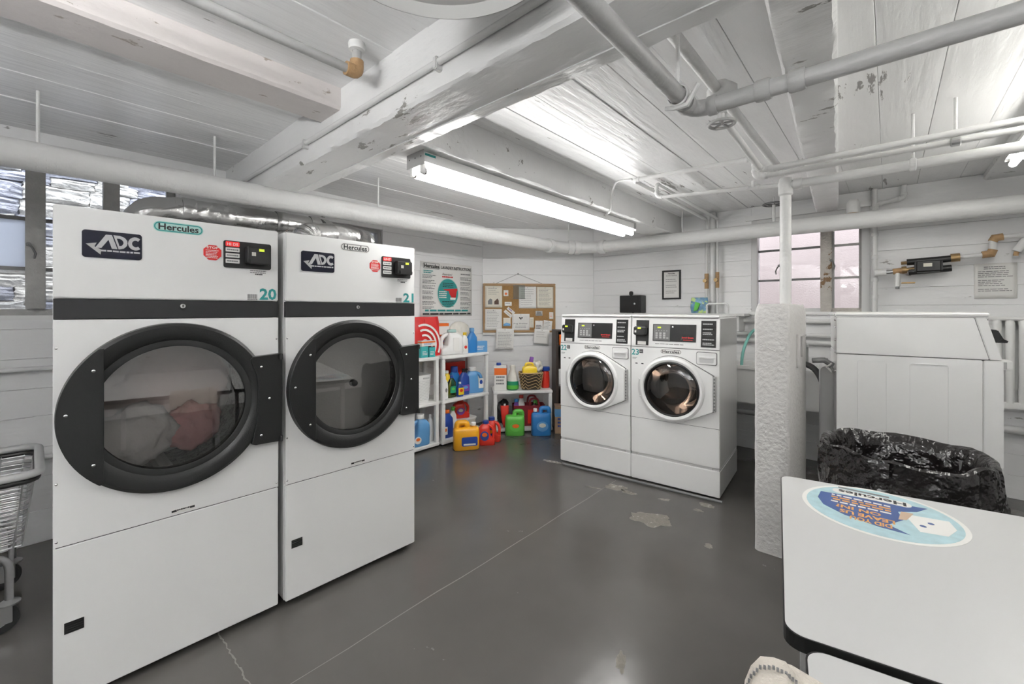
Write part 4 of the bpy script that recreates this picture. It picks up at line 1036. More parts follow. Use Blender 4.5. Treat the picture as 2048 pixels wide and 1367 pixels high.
for x in (.04, .50):
    for y in (-.06, -.80):
        cs_ = MB().lathe([(.034,.118),(.036,.126),(.020,.136),(.013,.14)], 14, (x, y, 0)).build('castor_plate', M['steel'], ct, smooth=40)
        MB().box(x-.024, x-.019, y-.055, y+.01, .045, .122).box(x+.019, x+.024, y-.055, y+.01, .045, .122).build('castor_fork', M['steel'], cs_, bevel=.002)
        MB().lathe([(.001,-.014),(.030,-.014),(.034,-.016),(.058,-.016),(.062,-.008),(.062,.008),(.058,.016),(.034,.016),(.030,.014),(.001,.014)], 28, (x, y-.03, .062), 'x').build('wheel', M['rubber'], cs_, smooth=40)
        MB().lathe([(.001,-.0165),(.028,-.0165),(.030,-.012),(.030,.012),(.028,.0165),(.001,.0165)], 20, (x, y-.03, .062), 'x').build('wheel_hub', M['lgrey'], cs_, smooth=40)
# ================================================================== SHELVES
def make_shelf(label, loc, rotz, L, Dp, levels):
    t = thing('plastic_shelf', label, 'shelf', loc, rotz, 'white plastic shelving')
    for z in levels:
        b = MB().box(0, L, 0, Dp, z-.035, z).build('shelf_board', M['plastic'], t, bevel=.006)
        for q in range(1, 6): MB().box(L*q/6-.004, L*q/6+.004, .03, Dp-.03, z-.001, z+.0012).build('board_rib', M['plastic'], b)
    zs = [0] + list(levels)
    for x in (.005, L-.045):
        for y in (.005, Dp-.045):
            for a, b in zip(zs, zs[1:]):
                if b-.035 - a > .03: MB().box(x, x+.04, y, y+.04, a, b-.035).build('post', M['plastic'], t, bevel=.005)
    return t
make_shelf('white plastic three tier shelf with the swirl bag, partly behind dryer 21', (-3.45, 2.11, 0), 90, .67, .36, (.055, .472, .93))
make_shelf('white plastic three tier shelf next to the diagonal wall, full of detergents', (-3.425, 2.795, 0), 90, .68, .36, (.055, .472, .93))
AD = math.degrees(math.atan2(1.07, .967)); ud = Vector((cos(R(AD)), sin(R(AD)))); nd = Vector((-ud.y, ud.x))
LS = Vector((-3.375, 3.492))
make_shelf('low white plastic two tier shelf under the bulletin board', (LS.x, LS.y, 0), AD, .69, .36, (.05, .48))
def low(x, y, z): p = LS + ud*x + nd*y; return (p.x, p.y, z)

# ================================================================== DETERGENT AND OTHER SMALL THINGS
def ring_se(w, d_, z, cx=0, cy=0, p=.45, n=28):
    out = []
    for i in range(n):
        a = 2*pi*i/n; c, s_ = cos(a), sin(a)
        out.append((cx+w/2*math.copysign(abs(c)**p, c), cy+d_/2*math.copysign(abs(s_)**p, s_), z))
    return out
def cap(parent, x, y, z, r, h, m):
    return MB().lathe([(r*.95,0),(r,.15*h),(r*.95,h*.9),(r*.85,h),(.0005,h)], 18, (x, y, z)).build('cap', M[m], parent, smooth=40)
def label_patch(parent, x0, x1, z0, z1, y, m, inkm=None, shape='rect', ink2=None):
    mb = MB().prism(circle((x0+x1)/2, (z0+z1)/2, (x1-x0)/2, 24, (z1-z0)/2) if shape == 'oval' else rrect(x0, x1, z0, z1, (x1-x0)*.1), y-.002, y+.004)
    o = mb.build('label', M[m], parent)
    if inkm: MB().prism(circle((x0+x1)/2, (z0+z1)/2+(z1-z0)*.12, (x1-x0)*.30, 18, (z1-z0)*.22), y-.003, y-.0015).build('label_print', M[inkm], o)
    if ink2: MB().prism(rrect(x0+(x1-x0)*.12, x1-(x1-x0)*.12, z0+(z1-z0)*.10, z0+(z1-z0)*.28, .002), y-.003, y-.0015).build('label_print', M[ink2], o)
    return o
def jug_top(name, label, cat, loc, rotz, w, d_, h, m, capm, capx, handle, lab=None, group='detergent jugs on the floor'):
    """wide jug: body, shoulders, a cap to one side and a moulded arch handle on top"""
    t = thing(name, label, cat, loc, rotz, group)
    hb = h*.80
    MB().loft([ring_se(w*.94, d_*.9, 0), ring_se(w, d_, h*.03), ring_se(w, d_, hb*.80), ring_se(w*.97, d_*.92, hb*.93), ring_se(w*.86, d_*.66, hb)]).build('body', M[m], t, smooth=50)
    x0, x1 = handle; hz = h
    MB().tube(bend([(x0, 0, hb-.01), (x0+.006, 0, hz-.012), (x1-.006, 0, hz-.012), (x1, 0, hb-.01)], .022), d_*.20, 10).build('handle', M[m], t, smooth=50)
    MB().cyl((capx, 0, hb-.005), (capx, 0, hb+h*.06), w*.085, n=14).build('neck', M[m], t, smooth=40)
    cap(t, capx, 0, hb+h*.04, w*.105, h*.11, capm)
    if lab: label_patch(t, *lab[:4], -d_/2-.0005, *lab[4:])
    return t
def jug_side(name, label, cat, loc, rotz, w, d_, h, m, capm, lab=None, flip=1, caph=.14, group='detergent bottles'):
    """tall jug with a real handle loop on one side"""
    t = thing(name, label, cat, loc, rotz, group); f = flip; bw = w*.70
    MB().loft([ring_se(w*.93, d_*.9, 0, 0), ring_se(w, d_, h*.03), ring_se(w, d_, h*.22), ring_se(bw*1.06, d_, h*.34, -f*(w-bw)/2*.9), ring_se(bw, d_, h*.55, -f*(w-bw)/2), ring_se(bw*.96, d_*.95, h*.68, -f*(w-bw)/2),
               ring_se(bw*.75, d_*.75, h*.78, -f*(w-bw)/2*.7), ring_se(w*.34, d_*.5, h*.84, -f*w*.06), ring_se(w*.32, d_*.46, h*.88, -f*w*.06)]).build('body', M[m], t, smooth=50)
    MB().tube(bend([(f*w*.02, 0, h*.79), (f*w*.30, 0, h*.74), (f*w*.44, 0, h*.55), (f*w*.40, 0, h*.16)], .05), d_*.16, 10).build('handle', M[m], t, smooth=50)
    cap(t, -f*w*.06, 0, h*.86, w*.20, h*caph, capm)
    if lab: label_patch(t, *lab[:4], -d_/2-.0005, *lab[4:])
    return t
def bottle(name, label, cat, loc, rotz, w, d_, h, m, capm, lab=None, neck=.3, shoulder=.68, caph=.1, pump=False, group='cleaning bottles', p=.6):
    t = thing(name, label, cat, loc, rotz, group)
    MB().loft([ring_se(w*.92, d_*.92, 0, p=p), ring_se(w, d_, h*.03, p=p), ring_se(w, d_, h*.45, p=p), ring_se(w*.92, d_*.95, h*shoulder, p=p), ring_se(w*.55, d_*.6, h*(shoulder+.14), p=.8), ring_se(w*neck, w*neck, h*(shoulder+.2), p=1), ring_se(w*neck, w*neck, h*(1-caph), p=1)]).build('body', M[m], t, smooth=50)
    if pump:
        hd = MB().box(-w*.16, w*.36, -d_*.18, d_*.18, h*.93, h).build('spray_head', M[capm], t, bevel=.004)
        MB().tube([(w*.22, 0, h*.94), (w*.30, 0, h*.86), (w*.24, 0, h*.80)], .005, 6).build('trigger', M[capm], hd)
        cap(t, 0, 0, h*.86, w*neck*.6, h*.08, capm)
    else: cap(t, 0, 0, h*(1-caph)-.004, w*neck*.62, h*caph+.004, capm)
    if lab: label_patch(t, *lab[:4], -d_/2-.001, *lab[4:])
    return t
def carton(name, label, cat, loc, rotz, w, d_, h, m, stripe=None, inkm=None, group='boxes on the shelves'):
    t = thing(name, label, cat, loc, rotz, group)
    b = MB().box(-w/2, w/2, -d_/2, d_/2, 0, h).build('carton', M[m], t, bevel=.002)
    MB().box(-w/2+.002, w/2-.002, -.001, .001, h, h+.0015).build('flap_seam', M[inkm or 'grey_ink'], b)
    if stripe: MB().box(-w/2-.0008, w/2+.0008, -d_/2-.0008, d_/2, h*.62, h*.9).build('colour_band', M[stripe], b)
    if inkm: lines(MB(), -w*.35, w*.38, h*.5, 3, h*.13, h*.07, -d_/2-.0014, int(w*1e4), ragged=.3).build('lettering', M[inkm], b)
    return t

# floor jugs
CR = 41.5
jug_top('detergent_jug', 'yellow detergent jug with a navy label on the floor', 'jug', (-3.215, 2.93, 0), CR+14, .262, .15, .275, 'yellow', 'plastic', .075, (-.095, .01), (-.055, .105, .045, .135, 'dblue', None, 'rect', 'paper'))
jug_side('detergent_jug', 'red detergent jug standing right of the yellow jug on the floor', 'jug', (-3.155, 3.165, 0), CR+2, .175, .10, .255, 'redp', 'dblue', (-.065, .025, .05, .15, 'dblue', 'orange', 'oval'), 1, .12)
jug_side('detergent_jug', 'red detergent jug half hidden behind the other red floor jug', 'jug', (-3.19, 3.29, 0), CR-6, .175, .10, .262, 'redp', 'dblue', (-.065, .025, .05, .15, 'dblue', 'yellow', 'oval'), 1, .12)
jug_top('detergent_jug', 'lime green detergent jug on the floor before the low shelf', 'jug', (-3.165, 3.625, 0), CR+4, .218, .13, .275, 'green', 'green', .062, (-.005, .085), (-.06, .07, .05, .15, 'green', 'orange', 'oval'))
g_ = jug_top('detergent_jug', 'blue fabric softener jug on the floor before the low shelf', 'jug', (-2.945, 3.825, 0), CR+2, .222, .13, .310, 'blue', 'plastic', -.066, (-.005, .092), (-.055, .075, .05, .16, 'lblue', 'paperb', 'oval'))
# left shelf unit
bg_ = thing('swirl_bag', 'red shopping bag with white swirl rings on the top shelf', 'bag', (-3.60, 2.72, .9315), 90)
rg = []
for k in range(13):
    f = k/12; z = .405*f; dd = .13*(1-.75*f); ww = .30+.03*sin(f*3)
    rg.append([(x+.012*noise.noise(Vector((x*12, z*10, 2))), y+.014*noise.noise(Vector((x*14, z*9, 5))), z+.012*noise.noise(Vector((x*9, 1, f)))*f) for x, y, _ in ring_se(ww, dd, 0, p=.35, n=36)])
MB().loft(rg).build('bag_body', M['red'], bg_, smooth=60)
for k, r in enumerate((.035, .085, .135, .185)):
    m = MB(); pts = []
    for i in range(25):
        a = R(-78+190*i/24) if k else 2*pi*i/24
        x, z = -.055+r*cos(a), .13+r*sin(a)*1.05
        if -.140 < x < .140 and .01 < z < .355: pts.append((x, z))
    if len(pts) > 3:
        for (a0, b0), (a1, b1) in zip(pts, pts[1:]):
            if math.hypot(a1-a0, b1-b0) > .06: continue
            y0 = -.068+.12*(b0/.405)*.40; y1 = -.068+.12*(b1/.405)*.40
            dx, dz = a1-a0, b1-b0; l = math.hypot(dx, dz) or 1; nx, nz = -dz/l*.011, dx/l*.011
            m.add([(a0-nx, y0-.008, b0-nz), (a1-nx, y1-.008, b1-nz), (a1+nx, y1-.008, b1+nz), (a0+nx, y0-.008, b0+nz)], [(0,1,2,3)])
        m.build('swirl_print', M['paper'], bg_)
MB().tube(bend([(-.06, -.022, .37), (-.055, -.03, .30), (-.035, -.03, .30), (-.03, -.022, .38)], .01), .006, 6).build('bag_handle', M['redp'], bg_, smooth=40)
carton('soap_pack', 'teal and white soap pack in front of the swirl bag', 'box', (-3.495, 2.60, .9315), 90, .085, .07, .11, 'tealbox', None, 'paper')
carton('soap_pack', 'teal carton beside the other teal pack at the swirl bag', 'box', (-3.492, 2.69, .9315), 90, .075, .07, .10, 'tealbox', None, 'paper')
carton('tissue_pack', 'white and orange packet lying across the teal packs', 'box', (-3.495, 2.645, 1.043), 92, .17, .07, .055, 'paper', 'orange', 'lblue')
tb_ = thing('plastic_basket', 'white perforated plastic basket on the middle shelf behind dryer 21', 'basket', (-3.63, 2.60, .4735), 90)
tb_.scale = (.92, .86, 1)
a_ = ring_se(.25, .24, 0, p=.3); b_ = ring_se(.295, .28, .275, p=.3); c_ = ring_se(.280, .265, .275, p=.3); d__ = ring_se(.236, .226, .01, p=.3)
MB().loft([a_, b_, c_, d__]).build('basket_wall', M['plastic'], tb_, smooth=40)
MB().prism(rrect(.02, .10, .235, .25, .006), -.143, -.134).build('grip_hole', M['lgrey'], tb_)
m = MB()
for r_ in range(13):
    for q in range(12):
        z = .025+r_*.0155; x = -.105+q*.0185+(r_ % 2)*.009; y = -.1215-.02*z/.275
        m.add([(x-.0055, y, z), (x, y, z-.004), (x+.0055, y, z), (x, y, z+.004)], [(0,1,2,3)])
m.build('weave_holes', M['lgrey'], tb_)
jug_side('detergent_jug', 'light blue jug with a white cap on the bottom shelf by dryer 21', 'jug', (-3.52, 2.575, .0565), 84, .20, .12, .305, 'lblue', 'plastic', (-.085, -.01, .03, .10, 'paper', 'orange', 'oval'), -1)
bottle('white_bottle', 'white bottle beside the light blue jug on the bottom shelf', 'bottle', (-3.55, 2.735, .0565), 90, .07, .06, .27, 'plastic', 'plastic', None)
# right shelf unit: top
jug_side('white_jug', 'large white jug with a handle on the top of the right shelf', 'jug', (-3.55, 3.005, .9315), 78, .26, .14, .275, 'plastic', 'tealpale', (.0, .07, .03, .18, 'paper', None), -1, .10)
bottle('spray_bottle', 'white bottle with a yellow collar and red print on the top shelf', 'bottle', (-3.50, 3.16, .9315), 80, .085, .06, .23, 'plastic', 'yellow2', (-.03, .03, .02, .10, 'paper', 'redp'), pump=True)
bottle('blue_bottle', 'tall blue bottle on the top shelf beside the blue packet', 'bottle', (-3.51, 3.285, .9315), 75, .125, .07, .275, 'blue', 'lblue', None, neck=.36, shoulder=.62, caph=.13)
carton('wipes_box', 'bright blue packet at the right end of the top shelf', 'box', (-3.49, 3.395, .9315), 62, .145, .09, .125, 'lblue', None, 'paper')
carton('orange_packet', 'orange packet wedged behind the white jug on the top shelf', 'box', (-3.72, 3.02, .9315), 85, .16, .06, .33, 'orange', 'paper', 'dblue')
pb_ = cloth_heap('plastic_bag', 'crumpled clear plastic bag at the back of the top shelf', 'bag', (-3.70, 3.25, 1.10), .085, .165, .165, M['hazy'], 33)
# middle
carton('snack_box', 'red carton at the back of the middle shelf with pale lettering', 'box', (-3.72, 3.20, .4735), 86, .27, .08, .345, 'redp', None, 'paper')
bottle('white_bottle', 'narrow white bottle at the left end of the middle shelf', 'bottle', (-3.50, 2.885, .4735), 90, .07, .055, .235, 'plastic', 'plastic', (-.025, .02, .03, .13, 'paper', 'grey_ink'))
bottle('dish_soap', 'clear green soap bottle with a blue cap on the middle shelf', 'bottle', (-3.505, 2.985, .4735), 85, .10, .055, .235, 'greengl', 'dblue', (-.035, .035, .05, .12, 'greend', 'green'), neck=.30)
bottle('small_bottle', 'small white bottle with a blue and yellow label on the middle shelf', 'bottle', (-3.475, 3.075, .4735), 85, .078, .05, .155, 'dblue', 'plastic', (-.034, .034, .02, .095, 'yellow2', 'redp'))
bottle('purple_spray', 'dark purple spray bottle on the middle shelf', 'bottle', (-3.52, 3.175, .4735), 80, .125, .07, .285, 'dblue', 'black2', (-.05, .05, .04, .11, 'purple', 'lblue'), pump=True)
jug_side('blue_jug', 'big blue jug at the right end of the middle shelf', 'jug', (-3.54, 3.335, .4735), 70, .225, .12, .285, 'lblue', 'plastic', (.04, .10, .05, .16, 'paper', 'dblue'), 1)
bottle('amber_bottle', 'pale bottle with a yellow body behind the clear green bottle', 'bottle', (-3.64, 3.03, .4735), 88, .11, .08, .27, 'yellow2', 'paper', None)
bottle('blue_cap_bottle', 'blue bottle with a dark cap standing behind the purple spray', 'bottle', (-3.62, 3.12, .4735), 88, .13, .08, .31, 'blue', 'dblue', None, neck=.5, caph=.2)
# bottom
bottle('orange_cap_bottle', 'dark blue bottle with an orange cap on the bottom shelf', 'bottle', (-3.52, 2.93, .0565), 85, .14, .085, .29, 'dblue', 'orange', (-.065, -.02, .04, .12, 'paper', 'orange'), neck=.34)
bottle('green_spray', 'white spray bottle with a green trigger on the bottom shelf', 'bottle', (-3.58, 3.06, .0565), 80, .09, .06, .29, 'plastic', 'green', None, pump=True)
bn = thing('storage_tub', 'hazy plastic tub at the back of the bottom shelf', 'tub', (-3.65, 3.245, .0565), 88)
bn.scale = (.95, .95, 1)
MB().loft([ring_se(.30, .20, 0, p=.3), ring_se(.33, .22, .115, p=.3)]).build('tub', M['hazy'], bn, smooth=40)
MB().loft([ring_se(.345, .235, .115, p=.3), ring_se(.345, .235, .13, p=.3)]).build('lid', M['plastic'], bn, smooth=40)
jug_side('detergent_jug', 'red jug raised on the tub of the bottom shelf above the yellow jug', 'jug', (-3.64, 3.24, .1875), 62, .185, .10, .215, 'redp', 'redp', (-.06, .03, .04, .12, 'purple', 'paperb', 'oval'), 1, .10)
# low shelf: top
pk = carton('powder_pouch', 'white and orange detergent pouch at the left of the low shelf', 'pouch', low(.088, .07, .4815), AD-4, .14, .05, .285, 'paper', 'orange', 'grey_ink'); cap(pk, -.02, 0, .287, .028, .03, 'dblue')
carton('brown_box', 'dark brown box standing behind the white detergent pouch', 'box', low(.105, .165, .4815), AD-6, .14, .07, .275, 'brown', None, None)
ds = thing('soap_dispenser', 'green based clear soap container with the spout up on the low shelf', 'bottle', low(.232, .075, .4815), AD)
MB().lathe([(.05,0),(.066,.01),(.070,.06),(.066,.10),(.06,.105)], 24).build('green_tub', M['greend'], ds, smooth=40)
MB().lathe([(.062,.104),(.055,.15),(.045,.19),(.03,.24),(.034,.27),(.025,.285),(.0005,.286)], 24).build('clear_top', M['hazy'], ds, smooth=40)
MB().lathe([(.0705,.015),(.071,.06)], 24).build('label', M['green'], ds, smooth=40)
bk = thing('wicker_basket', 'brown and tan zigzag wicker basket on the low shelf', 'basket', low(.45, .105, .4815), AD)
MB().loft([ring_se(.215, .15, 0, p=.5), ring_se(.275, .185, .19, p=.5), ring_se(.262, .172, .19, p=.5), ring_se(.205, .14, .015, p=.5)]).build('basket_wall', M['wicker'], bk, smooth=40)
for r_ in range(5):
    z0 = .012+r_*.036; n = 44; top = []
    for i in range(n+1):
        a = 2*pi*i/n; zz = z0 + (.030 if i % 4 in (2,) else (.015 if i % 2 else 0)); f = zz/.19
        c, s_ = cos(a), sin(a); w_ = (.215+.06*f)/2+.003; d2 = (.15+.035*f)/2+.003
        top.append((w_*math.copysign(abs(c)**.5, c), d2*math.copysign(abs(s_)**.5, s_), zz))
    MB().tube(top, .0042, 5).build('zigzag_strand', M['wickerl'], bk)
MB().tube([(p[0], p[1], p[2]) for p in ring_se(.272, .182, .192, p=.5)], .009, 6, closed=True).build('basket_rim', M['wickerl'], bk, smooth=40)
yj = thing('yellow_tub', 'bright yellow bottle sitting inside the wicker basket', 'bottle', low(.435, .10, .4985), AD)
MB().loft([ring_se(.16, .09, 0, p=.4), ring_se(.18, .10, .21, p=.4), ring_se(.17, .09, .24, p=.4), ring_se(.10, .06, .26, p=.5)]).build('body', M['yellow2'], yj, smooth=45)
MB().tube(bend([(-.05, 0, .25), (-.04, 0, .285), (.03, 0, .285), (.045, 0, .25)], .02), .013, 8).build('handle', M['yellow2'], yj, smooth=40)
pc_ = bottle('purple_cap_bottle', 'pale bottle with a purple cap leaning out of the wicker basket', 'bottle', low(.395, .145, .50), AD, .09, .055, .36, 'paperb', 'purple', None, neck=.45, caph=.16)
pc_.rotation_euler = (0, R(12), R(AD))
cloth_heap('foil_bag', 'crumpled pale plastic bag sticking out of the wicker basket', 'bag', (*low(.53, .125, 0)[:2], .735), .07, .055, .085, M['hazy'], 51)
rc = bottle('red_canister', 'red canister with a blue lid at the right end of the low shelf', 'canister', low(.637, .17, .4815), AD, .10, .09, .25, 'redp', 'dblue', None, neck=.88, shoulder=.75, caph=.17, p=1)
# low shelf: bottom
cloth_heap('black_bag', 'black cloth bag slumped on the bottom of the low shelf', 'bag', (*low(.125, .17, 0)[:2], .205), .062, .08, .145, M['rubber'], 60)
tg_ = thing('red_pouch', 'shiny red pouch hanging from the black cloth bag', 'pouch', low(.135, .045, .055), AD)
MB().loft([ring_se(.03, .02, .0, p=.7), ring_se(.06, .04, .06, p=.7), ring_se(.09, .045, .17, p=.6), ring_se(.10, .02, .25, p=.6)]).build('pouch_body', M['redp'], tg_, smooth=50)
MB().cyl((0, 0, .249), (0, 0, .27), .012, n=10).build('pouch_spout', M['plastic'], tg_, smooth=40)
rb = thing('red_tote', 'red fabric tote with arched handles on the bottom of the low shelf', 'tote', low(.43, .17, .0515), AD)
MB().loft([ring_se(.36, .17, 0, p=.25), ring_se(.38, .19, .24, p=.25), ring_se(.37, .18, .24, p=.25), ring_se(.35, .16, .02, p=.25)]).build('tote_wall', M['maroon'], rb, smooth=40)
for y in (-.085, .085): MB().tube(bend([(.0, y, .23), (.01, y, .32), (.10, y, .32), (.115, y, .23)], .04), .012, 8).build('tote_handle', M['maroon'], rb, smooth=40)
MB().box(-.02, .12, -.098, -.092, .03, .19).build('red_panel', M['redp'], rb)
bottle('red_cap_bottle', 'white bottle with a red cap standing in the red tote', 'bottle', low(.345, .165, .075), AD, .085, .07, .325, 'plastic', 'redp', (-.035, .035, .1, .2, 'paper', 'redp'), neck=.5)
bottle('violet_bottle', 'dark violet bottle with a blue cap in the red tote', 'bottle', low(.285, .16, .075), AD, .085, .06, .28, 'purple', 'blue', None, neck=.5)
bottle('green_pump', 'clear bottle with a bright green pump in the red tote', 'bottle', low(.50, .13, .075), AD, .09, .06, .27, 'clear', 'green', None, pump=True)
# dark bookcase by the washers
dkp = low(.76, .10, 0)
bc = thing('dark_bookcase', 'narrow dark brown open case between low shelf and washer 22', 'bookcase', dkp, AD)
MB().box(-.01, .02, 0, .24, 0, 1.17).box(.26, .29, 0, .24, 0, 1.17).box(.02, .26, .22, .24, 0, 1.17).build('case_sides', M['darkwood'], bc)
for z in (.0, .475, .97, 1.15): MB().box(.02, .26, .005, .22, z, z+.02).build('case_shelf', M['darkwood'], bc)
carton('orange_box', 'orange box with a pale badge high in the dark case', 'box', low(.90, .18, .991), AD, .20, .10, .125, 'orange', None, 'paperb')
wdv = thing('white_dispenser', 'white hand dispenser standing in the dark case', 'dispenser', low(.88, .20, .496), AD)
MB().box(-.10, .10, -.04, .04, 0, .20).build('dispenser_body', M['plastic'], wdv, bevel=.02, seg=3)
MB().box(-.02, .04, -.05, -.035, .12, .30).build('dispenser_neck', M['plastic'], wdv, bevel=.01)
MB().lathe([(.0005,-.052),(.02,-.05),(.022,-.038)], 16, (.02,0,.06), 'y').build('push_button', M['black2'], wdv)
carton('printed_carton', 'blue and kraft carton on the floor at the foot of the dark case', 'box', low(.81, -.02, .0), AD-8, .20, .16, .31, 'kraft', 'lblue', 'dblue')

# ================================================================== ON THE WALLS
P0D = Vector((-3.84, 3.78))
def onwall(root_loc, rotz, x, y, z): pass
bb = thing('bulletin_board', 'oak framed cork bulletin board hung on the diagonal wall', 'bulletin board', (P0D.x, P0D.y, 0), AD)
XB0, XB1, ZB0, ZB1 = .004, .930, 1.125, 1.745
MB().box(XB0+.02, XB1-.02, -.024, -.012, ZB0+.02, ZB1-.02).build('cork_panel', M['cork'], bb)
for q in ((XB0, XB1, ZB0, ZB0+.026), (XB0, XB1, ZB1-.026, ZB1), (XB0, XB0+.026, ZB0+.026, ZB1-.026), (XB1-.026, XB1, ZB0+.026, ZB1-.026)):
    MB().box(q[0], q[1], -.036, -.006, q[2], q[3]).build('frame_rail', M['oak'], bb, bevel=.004)
MB().box(XB0, XB1, -.03, -.004, ZB0-.03, ZB0-.004).build('ledge', M['plastic'], bb, bevel=.003)
MB().tube([(.17, -.02, ZB1), (.45, -.012, 1.868), (.76, -.02, ZB1)], .0022, 5).build('hanging_wire', M['greyp'], bb)
MB().lathe([(.0005,-.02),(.008,-.018),(.009,-.004)], 10, (.45, 0, 1.87), 'y').build('wall_hook', M['greyp'], bb)
def sheet(name, label, cat, loc, rotz, w, h, prints, m='paper', curl=.004, roll=0, pin=True, group='papers on the bulletin board', tilt=0):
    """a sheet of paper hanging in the xz plane, lower left at origin"""
    t = thing(name, label, cat, loc, 0, group, rot=(R(tilt), R(roll), R(rotz)))
    K = 8; vs = []; fs = []
    for i in range(K+1):
        for j in range(K+1):
            f, g = i/K, j/K; y = -curl*(abs(f-.5)*2)**2*(1.2-g) - .0006*sin(7*f+3*g)
            vs.append((w*f, y, h*g))
            if i and j: a = (i-1)*(K+1)+j-1; fs.append((a, a+K+1, a+K+2, a+1))
    o = MB().add(vs, fs)
    o = o.build('sheet', M[m], t, smooth=60)
    md = o.modifiers.new('thickness', 'SOLIDIFY'); md.thickness = .0006; md.offset = 1
    def yl(x): return -curl*(abs(x/w-.5)*2)**2*1.2-.0022
    for k, p in enumerate(prints):
        mb = p[1]; mb.v = [(x, yl(x) - .0004, z) for x, y, z in mb.v]
        mb.build(p[0], M[p[2]], t)
    if pin: MB().lathe([(.0005,-.012),(.004,-.011),(.005,-.006),(.002,-.003),(.002,0)], 10, (w*.5, -.002, h*.94), 'y').build('push_pin', M['greyp'], t)
    return t
def onb(x, z, y=-.0275): p = P0D + ud*x + nd*y; return (p.x, p.y, z)
def para(w, h, n, seed, top=.86, gap=0, th=.004): return lines(MB(), w*.12, w*.90, h*top, n, h*.80/n, th, 0, seed, gap=gap)
w_, h_ = .215, .272
pr = [('print', para(w_, h_, 5, 1, .88, th=.004), 'grey_ink'), ('picture', MB().add([(w_*.16,0,h_*.14),(w_*.42,0,h_*.14),(w_*.42,0,h_*.36),(w_*.30,0,h_*.42),(w_*.16,0,h_*.30)], [(0,1,2,3,4)]), 'grey_ink'), ('picture', MB().add([(w_*.54,0,h_*.14),(w_*.80,0,h_*.14),(w_*.80,0,h_*.32),(w_*.72,0,h_*.42),(w_*.54,0,h_*.28)], [(0,1,2,3,4)]), 'brown')]
pr[0] = ('print', lines(MB(), w_*.18, w_*.85, h_*.88, 4, h_*.09, .004, 0, 5), 'grey_ink')
sheet('notice_sheet', 'cream notice with two small pictures at the upper left of the cork', 'paper', onb(.030, 1.441), AD, w_, h_, pr, 'paperb')
sheet('notice_sheet', 'white typed sheet at the lower left of the cork', 'paper', onb(.026, 1.154), AD, .215, .268, [('print', para(.215, .268, 11, 2, .90), 'grey_ink')])
sheet('notice_sheet', 'white lined letter at the upper middle of the cork', 'paper', onb(.458, 1.430), AD, .225, .278, [('print', para(.225, .278, 8, 3, .86), 'grey_ink')])
sheet('notice_sheet', 'cream letter with torn lower edge at the upper right of the cork', 'paper', onb(.690, 1.432), AD, .212, .275, [('print', para(.212, .275, 13, 4, .88), 'grey_ink')], 'paperb')
pg = MB().prism(circle(.100, .158, .010, 12), 0, 0).prism(circle(.128, .158, .010, 12), 0, 0).prism(circle(.113, .145, .009, 12), 0, 0)
pt = text(MB(), 'Pug Shelter', .022, .072, .022, .18, 0, bold=.01)
sheet('notice_sheet', 'white poster with a small dog face and Pug lettering on the cork', 'paper', onb(.370, 1.152), AD, .225, .208, [('dog_print', pg, 'ink'), ('lettering', pt, 'grey_ink'), ('print', lines(MB(), .04, .19, .05, 2, .018, .005, 0, 8), 'grey_ink')])
sheet('flyer', 'long white flyer hanging over the lower edge of the board', 'paper', onb(.158, .918, -.050), AD, .225, .262, [('print', para(.225, .262, 11, 9, .80), 'grey_ink')], roll=2, curl=.012)
sheet('flyer', 'white flyer hanging below the lower right of the board', 'paper', onb(.640, .985, -.050), AD, .195, .185, [('print', lines(MB(), .03, .16, .15, 3, .03, .003, 0, 10), 'grey_ink')], roll=5, curl=.008)
sheet('receipt', 'receipt with dark print pinned above the right hanging flyer', 'paper', onb(.665, 1.160, -.032), AD, .10, .115, [('print', lines(MB(), .012, .088, .05, 3, .018, .008, 0, 11), 'ink')], roll=1)
sheet('receipt', 'white note overlapping the receipt at the right of the cork', 'paper', onb(.765, 1.155, -.030), AD, .115, .125, [('print', lines(MB(), .012, .10, .10, 5, .018, .004, 0, 12), 'grey_ink')], roll=6)
sheet('card', 'small white card in the middle of the cork', 'paper', onb(.276, 1.463), AD, .09, .05, [('print', lines(MB(), .012, .075, .028, 1, .01, .006, 0, 13), 'grey_ink')], pin=False)
sheet('card', 'slanted white bookmark card left of the dog poster', 'paper', onb(.262, 1.385), AD, .120, .040, [('print', lines(MB(), .03, .10, .018, 1, .01, .004, 0, 14), 'grey_ink')], roll=40, pin=False)
sheet('card', 'slanted card with purple print left of the dog poster', 'paper', onb(.300, 1.425, -.029), AD, .115, .036, [('print', lines(MB(), .02, .10, .016, 1, .01, .010, 0, 15), 'purple')], roll=40, pin=False)
sheet('card', 'small picture card with blue sea below the slanted cards', 'paper', onb(.258, 1.205), AD, .095, .105, [('sea_print', MB().add([(.005,0,.004),(.09,0,.004),(.09,0,.03),(.04,0,.045),(.005,0,.025)], [(0,1,2,3,4)]), 'lblue')], 'paperb', pin=False)
sheet('card', 'tall white slip right of the dog poster', 'paper', onb(.598, 1.185), AD, .05, .13, [('print', lines(MB(), .008, .042, .10, 6, .016, .003, 0, 16), 'grey_ink')], 'paperb', pin=False)
sheet('card', 'small white slip at the right edge of the cork', 'paper', onb(.850, 1.295), AD, .052, .085, [('print', lines(MB(), .008, .042, .06, 3, .016, .004, 0, 17), 'orange')], pin=False)
sheet('card', 'grey and black picture card above the receipt', 'paper', onb(.672, 1.335), AD, .09, .062, [('picture', MB().add([(.005,0,.006),(.085,0,.006),(.07,0,.05),(.02,0,.055)], [(0,1,2,3)]), 'grey_ink')], 'lgrey', pin=False)
